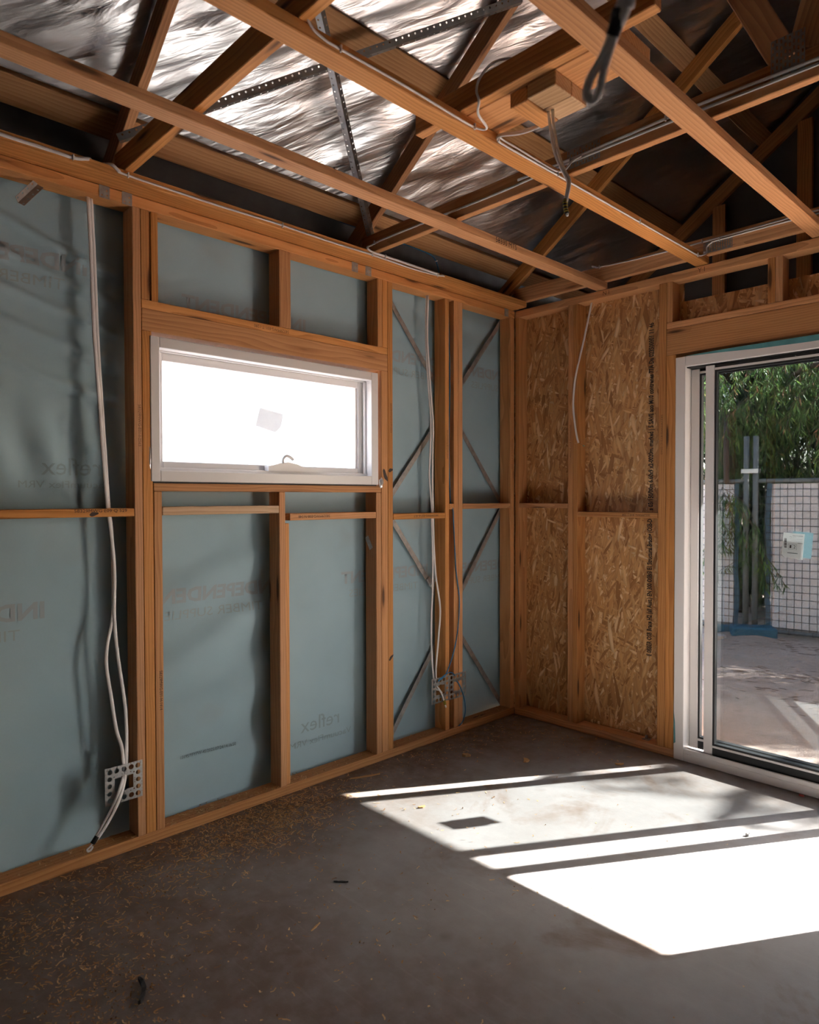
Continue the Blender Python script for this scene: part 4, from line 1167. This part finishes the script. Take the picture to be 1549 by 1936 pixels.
chip('dry_leaf', 0.55, -0.62, 0.05, 0.03, 0.008, 2.2, CHIP, 'curled brown leaf on the floor before the board wall', 'leaf', 0.2)
chip('dry_leaf', 0.93, -0.30, 0.045, 0.022, 0.006, 0.8, CHIP, 'small brown leaf near the bolt on the far bottom plate', 'leaf', 0.15)
chip('dry_leaf', 0.55, -1.42, 0.035, 0.016, 0.006, 1.3, CHIP, 'small pale leaf at the edge of the sun through the glass', 'leaf', 0.1)
chip('plastic_peg', 1.735, -0.035, 0.022, 0.010, 0.008, 0.1, plain('red_plastic', (0.55, 0.08, 0.06, 1), 0.4), 'small red plastic peg on the floor against the door sill', 'peg')
chip('gravel_stone', 1.70, -0.62, 0.018, 0.014, 0.010, 0.9, plain('grey_stone', (0.4, 0.39, 0.38, 1), 0.8), 'tiny grey stone in the sunlit patch', 'stone')

# ================================================================== OUTSIDE
def ground_z(x, y):
    z = -0.16+0.035*noise.noise(Vector((x*0.9, y*0.9, 0)))+0.018*noise.noise(Vector((x*3.1, y*3.1, 4)))+0.006*noise.noise(Vector((x*11, y*11, 2)))
    z += 0.10*math.exp(-((x+0.12)**2/0.10+(y-4.50)**2/0.10))
    return z
def ground():
    gx = [-40, -20, -10, -6]+[-4+0.08*i for i in range(126)]+[7, 10, 20, 40]
    gy = [-40, -20, -8, -2, 0.1005]+[0.15+0.08*i for i in range(75)]+[7, 9, 14, 25, 60]
    v = [(x, y, ground_z(x, y) if (-5 < x < 8 and 0 < y < 8) else -0.18) for y in gy for x in gx]
    n = len(gx); f = []
    for j in range(len(gy)-1):
        for i in range(n-1):
            f.append((j*n+i, j*n+i+1, (j+1)*n+i+1, (j+1)*n+i))
    return pydata('ground', v, f, True)
tag(mesh_obj('ground', ground(), SAND), kind='structure')

FENCE_TUBE = plain('fence_tube_steel', (0.20, 0.215, 0.21, 1), 0.55, 0.3, 0.5, 0.2, 20)
WIRE = plain('fence_wire', (0.07, 0.065, 0.065, 1), 0.6, 0.2)
CLOTH = cloth_material('white_shade_cloth', (0.95, 0.95, 0.98, 1), 0.22)
HEM = cloth_material('blue_cloth_hem', (0.085, 0.17, 0.24, 1), 0.15)
fdir = Vector((0.989, 0.149, 0)).normalized()
def fence(x0, x1, label, cloth0, cloth1):
    """temporary fence panel along the boundary; x0 < x1 measured along the line from the gap"""
    org = Vector((-0.19, 4.845, -0.13))
    P = lambda s, z, d=0.0: org+fdir*s+Vector((0, 0, z))+Vector((0.149, -0.989, 0))*d
    e = tag(empty('temporary_fence', P((x0+x1)/2, 0)), label, 'fence', 'temporary fence panels')
    near = x0 if abs(x0) < abs(x1) else x1
    far = x1 if near == x0 else x0
    tube('post', [P(near, -0.05), P(near, 2.28)], 0.032, FENCE_TUBE, e, n=12, sub=1)
    tube('post', [P(far, -0.05), P(far, 2.28)], 0.032, FENCE_TUBE, e, n=12, sub=1)
    tube('top_rail', [P(x0, 1.755), P(x1, 1.755)], 0.024, FENCE_TUBE, e, n=10, sub=1)
    tube('bottom_rail', [P(x0, 0.015), P(x1, 0.015)], 0.024, FENCE_TUBE, e, n=10, sub=1)
    v, f = [], []
    s = x0+0.03
    while s < x1-0.02:
        tube_data([P(s, 0.03, 0.012), P(s, 1.74, 0.012)], 0.0034, 1, PX_, 4, 1, v, f); s += 0.076
    z = 0.06
    while z < 1.73:
        tube_data([P(x0+0.02, z, 0.015), P(x1-0.02, z, 0.015)], 0.0034, 1, PX_, 4, 1, v, f); z += 0.084
    tag(mesh_obj('mesh_wire', pydata('mesh_wire', v, f), WIRE, e), kind='stuff')
    # cloth, slightly slack
    nx, nz = 30, 24
    vs_ = []
    for j in range(nz+1):
        for i in range(nx+1):
            ss = cloth0+(cloth1-cloth0)*i/nx; zz = 0.06+1.66*j/nz
            vs_.append(P(ss, zz, -0.02+0.012*noise.noise(Vector((ss*3, zz*3, 1)))))
    fs_ = [(j*(nx+1)+i, j*(nx+1)+i+1, (j+1)*(nx+1)+i+1, (j+1)*(nx+1)+i) for j in range(nz) for i in range(nx)]
    cl_ = mesh_obj('shade_cloth', pydata('shade_cloth', vs_, fs_, True), CLOTH, e)
    hw = 0.055
    for c_, sg in ((cloth0, -1), (cloth1, 1)):
        hv = [P(c_+sg*hw*k+0.012*math.sin(zi*1.7+c_*5), 0.05+1.68*zi/8, -0.018) for zi in range(9) for k in (0, 1)]
        mesh_obj('hem', pydata('hem', hv, [(2*i, 2*i+1, 2*i+3, 2*i+2) for i in range(8)], True), HEM, cl_)
    for s_ in [x0+0.12+0.24*i for i in range(int((x1-x0)/0.24))]:
        for zz in (1.755, 0.015):
            c_ = P(s_, zz)
            tube('wire_tie', [c_+Vector((0, -0.027, -0.012)), c_+Vector((0, -0.012, 0.026)), c_+Vector((0, 0.02, 0.018)), c_+Vector((0, 0.024, -0.012)), c_+Vector((0, 0.0, -0.03)), c_+Vector((0, -0.024, -0.016))], 0.004, WIRE, e, n=5, sub=2)
    return e
PX_ = Vector((1, 0, 0))
FR = fence(0.0, 3.4, 'temporary mesh fence panel with white shade cloth, behind the stickered glass', 0.16, 3.3)
fence(-3.5, -0.10, 'temporary mesh fence panel left of the paired posts, seen past the door stile', -3.4, -0.235)
fcl = FR
bx('clamp_band', -0.335, -0.145, 4.79, 4.797, 1.715, 1.765, GALV, fcl, bev=0.001)
bx('clamp_band', -0.335, -0.145, 4.87, 4.877, 1.715, 1.765, GALV, fcl, bev=0.001)
tube('clamp_bolt', [(-0.238, 4.78, 1.74), (-0.238, 4.885, 1.74)], 0.008, GALV, fcl, n=6, sub=1)
# blue plastic fence foot half buried in sand
BLUEFOOT = plain('blue_plastic', (0.03, 0.115, 0.18, 1), 0.5, 0, 0.4, 0.2, 10)
ff = tag(empty('ballast_block', (-0.1, 4.55, -0.2)), 'blue plastic ballast block half buried in sand below the fence posts', 'block')
beam('block_body', (-0.27, 4.33, -0.085), (0.13, 4.56, -0.085), 0.24, 0.15, BLUEFOOT, ff, side=Vector((-0.5, 0.86, 0)), bev=0.02)
beam('block_handle', (-0.46, 4.33, -0.07), (-0.29, 4.42, -0.07), 0.06, 0.09, BLUEFOOT, ff, side=Vector((-0.5, 0.86, 0)), bev=0.012)
crumple('paver_chunk', (-0.30, 4.14, -0.13), (0.055, 0.05, 0.05), plain('pale_paver', (0.42, 0.40, 0.38, 1), 0.8), None, 8)
tag(bpy.data.objects['paver_chunk'], 'pale broken paver chunk lying in front of the blue fence foot', 'stone')

# twigs and leaf litter on the sand
rnd = random.Random(23)
v, f = [], []
for _ in range(330):
    cx, cy_ = rnd.choice([(0.9, 3.0), (1.6, 3.15), (0.2, 2.7), (1.2, 2.3), (0.5, 4.2), (1.9, 2.6)])
    x = cx+rnd.gauss(0, 0.35); y = cy_+rnd.gauss(0, 0.16)
    if y < 0.5 or y > 4.75: continue
    a = rnd.uniform(-0.6, 0.6); L = rnd.uniform(0.02, 0.09)
    z = ground_z(x, y)+0.006
    p = Vector((x, y, z)); d = Vector((math.cos(a), math.sin(a), rnd.uniform(-0.05, 0.2)))
    tube_data([p-d*L/2, p+d*L/2], rnd.uniform(0.001, 0.0024), 1, Vector((0, 0, 1)), 4, 1, v, f)
tag(mesh_obj('leaf_litter', pydata('leaf_litter', v, f), plain('dry_litter', (0.14, 0.085, 0.05, 1), 0.8, 0, 0.2, 0.4, 9)), 'dry twigs and leaf litter lying across the sand', 'litter', kind='stuff')

# weeping trees behind (and partly over) the fence
BARK = plain('bark', (0.10, 0.075, 0.06, 1), 0.85, 0, 0.2, 0.3, 12, 0.4)
LEAFA = leaf_material('weeping_leaves', [(0.0, (0.045, 0.085, 0.03, 1)), (0.45, (0.10, 0.19, 0.06, 1)), (0.8, (0.17, 0.29, 0.085, 1)), (0.93, (0.24, 0.36, 0.08, 1)), (0.96, (0.40, 0.20, 0.13, 1)), (1.0, (0.36, 0.22, 0.10, 1))])
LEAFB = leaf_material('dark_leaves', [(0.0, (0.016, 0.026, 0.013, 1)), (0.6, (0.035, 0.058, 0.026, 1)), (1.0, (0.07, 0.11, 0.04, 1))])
def leaf(v, f, p, d, L, wd, r_):
    """one long narrow leaf hanging from p"""
    s = d.cross(Vector((r_.uniform(-1, 1), r_.uniform(-1, 1), 0.2))).normalized()*wd/2
    q = p+d*L*0.5+Vector((0, 0, -0.004)); e = p+d*L+Vector((r_.uniform(-.012, .012), r_.uniform(-.012, .012), -0.01))
    b = len(v)
    v.extend([p, q-s, q+s, e])
    f.append((b, b+1, b+2)); f.append((b+1, b+3, b+2))
def tree(base, label, sprays, mat, seed, trunk_h, boughs, leaves=30, lw=1.0):
    r_ = random.Random(seed)
    t = tag(empty('weeping_tree', base), label, 'tree', 'trees behind the fence')
    B = Vector(base)
    tube('trunk', [B+Vector((0, 0, -0.1)), B+Vector((r_.uniform(-.2, .2), r_.uniform(-.1, .1), trunk_h*0.5)), B+Vector((r_.uniform(-.3, .3), 0, trunk_h))], 0.11, BARK, t, n=9, sub=5)
    for (a, b, c) in boughs:
        tube('branch', [B+Vector((0, 0, trunk_h*0.6)), Vector(a), Vector(b), Vector(c)], 0.035, BARK, t, n=6, sub=5)
    lv, lf = [], []; tv, tf = [], []
    for (x, y, z, spread, n, drop) in sprays:
        for _ in range(n):
            o = Vector((x+r_.gauss(0, spread), y+r_.gauss(0, spread*0.7), z+r_.gauss(0, spread*0.55)))
            tip = o+Vector((r_.gauss(0, 0.22), r_.gauss(0, 0.18), -drop*r_.uniform(0.35, 1.1)))
            mid = (o+tip)/2+Vector((r_.gauss(0, 0.06), r_.gauss(0, 0.06), 0.05))
            tube_data([o, mid, tip], 0.0035, 1, PX_, 3, 2, tv, tf)
            for k in range(leaves):
                u = r_.random()**0.55
                p = o.lerp(mid, u*2) if u < 0.5 else mid.lerp(tip, u*2-1)
                d = Vector((r_.gauss(0, 0.55), r_.gauss(0, 0.55), -1)).normalized()
                leaf(lv, lf, p, d, lw*r_.uniform(0.07, 0.15), lw*r_.uniform(0.010, 0.017), r_)
    tag(mesh_obj('foliage', pydata('foliage', lv, lf), mat, t), kind='stuff')
    tag(mesh_obj('twigs', pydata('twigs', tv, tf), BARK, t), kind='stuff')
    return t
tree((-0.9, 6.3, -0.15), 'weeping tree with bright drooping leaves behind the paired fence posts',
     [(-1.1, 5.4, 2.9, 0.28, 55, 0.6), (-0.55, 5.3, 2.55, 0.24, 50, 0.6), (-0.1, 5.35, 3.0, 0.28, 55, 0.6), (0.45, 5.35, 2.65, 0.24, 50, 0.6), (-0.75, 5.8, 2.1, 0.3, 40, 0.6), (0.1, 5.8, 2.15, 0.3, 40, 0.6), (-0.46, 4.66, 1.50, 0.10, 12, 0.8), (-0.36, 4.66, 1.15, 0.08, 8, 0.6), (-0.07, 4.68, 0.75, 0.05, 5, 0.45)],
     LEAFA, 3, 2.6, [((-0.4, 5.9, 2.6), (0.2, 5.5, 3.0), (0.9, 5.3, 2.8)), ((-1.3, 6.0, 2.6), (-1.6, 5.6, 3.0), (-1.9, 5.4, 2.6)), ((-0.8, 5.6, 2.5), (-0.55, 4.9, 2.2), (-0.45, 4.66, 1.6))])
tree((1.2, 6.4, -0.15), 'weeping tree standing right of the paired fence posts, leaves over the fence',
     [(1.0, 5.35, 2.9, 0.28, 60, 0.6), (0.85, 5.6, 2.2, 0.3, 50, 0.6), (1.7, 5.5, 2.6, 0.5, 80, 0.9), (1.5, 5.9, 3.3, 0.5, 90, 0.9), (0.3, 6.0, 3.3, 0.5, 90, 0.9), (0.4, 6.1, 1.2, 0.35, 60, 0.9), (-0.3, 6.0, 1.0, 0.35, 60, 0.9), (2.4, 5.8, 2.6, 0.5, 80, 0.9), (2.7, 5.9, 3.35, 0.45, 70, 0.8)],
     LEAFA, 5, 2.8, [((1.4, 6.0, 2.9), (1.0, 5.6, 3.2), (0.4, 5.4, 3.0)), ((1.9, 6.1, 2.8), (2.4, 5.8, 3.2), (2.9, 5.6, 2.9))])
tree((4.0, 6.6, -0.15), 'dense tree to the right behind the fence, out past the open doorway',
     [(3.4, 6.1, 2.4, 0.5, 80, 1.0), (3.5, 6.2, 3.25, 0.45, 80, 0.8), (4.3, 6.3, 2.5, 0.5, 80, 1.0), (4.4, 6.3, 3.5, 0.45, 80, 0.8), (5.3, 6.4, 3.0, 0.55, 80, 1.0), (2.7, 6.2, 3.9, 0.35, 90, 0.8), (3.3, 6.1, 4.1, 0.3, 90, 0.8), (3.9, 6.2, 4.15, 0.3, 100, 0.8), (4.5, 6.2, 4.1, 0.3, 90, 0.8), (5.4, 6.4, 4.1, 0.35, 100, 0.9), (6.9, 6.6, 3.5, 0.5, 80, 1.0), (6.2, 6.5, 3.0, 0.5, 80, 1.0), (6.3, 6.5, 3.9, 0.4, 60, 0.8), (4.95, 6.0, 5.62, 0.13, 9, 0.35), (5.4, 6.0, 5.42, 0.16, 9, 0.35), (5.7, 6.0, 5.35, 0.14, 6, 0.3)],
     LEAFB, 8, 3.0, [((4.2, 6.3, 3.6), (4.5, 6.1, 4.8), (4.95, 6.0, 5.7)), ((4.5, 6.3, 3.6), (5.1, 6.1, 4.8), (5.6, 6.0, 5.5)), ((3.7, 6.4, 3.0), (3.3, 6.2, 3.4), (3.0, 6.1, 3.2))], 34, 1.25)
tree((-0.2, 8.2, -0.15), 'dark dense tree furthest back, filling the gaps between the others',
     [(-2.2, 7.4, 1.6, 0.6, 90, 1.2), (-1.2, 7.4, 2.0, 0.6, 110, 1.3), (-0.3, 7.3, 1.6, 0.6, 110, 1.3), (0.6, 7.4, 2.0, 0.6, 110, 1.3), (1.5, 7.4, 1.7, 0.6, 110, 1.3), (-0.9, 7.6, 3.1, 0.6, 110, 1.2), (0.3, 7.5, 3.2, 0.6, 110, 1.2), (1.4, 7.6, 3.1, 0.6, 110, 1.2), (-2.0, 7.6, 3.0, 0.6, 80, 1.2), (-1.4, 7.8, 4.0, 0.5, 110, 1.1), (-0.4, 7.8, 4.1, 0.5, 120, 1.1), (0.6, 7.8, 4.1, 0.5, 120, 1.1), (1.5, 7.8, 4.0, 0.5, 100, 1.1), (-2.6, 7.6, 3.8, 0.5, 80, 1.1), (2.6, 7.5, 2.2, 0.7, 90, 1.4), (-0.9, 6.9, 0.75, 0.3, 70, 0.7), (-0.35, 6.8, 0.8, 0.3, 80, 0.75), (0.25, 6.9, 0.75, 0.3, 70, 0.7)],
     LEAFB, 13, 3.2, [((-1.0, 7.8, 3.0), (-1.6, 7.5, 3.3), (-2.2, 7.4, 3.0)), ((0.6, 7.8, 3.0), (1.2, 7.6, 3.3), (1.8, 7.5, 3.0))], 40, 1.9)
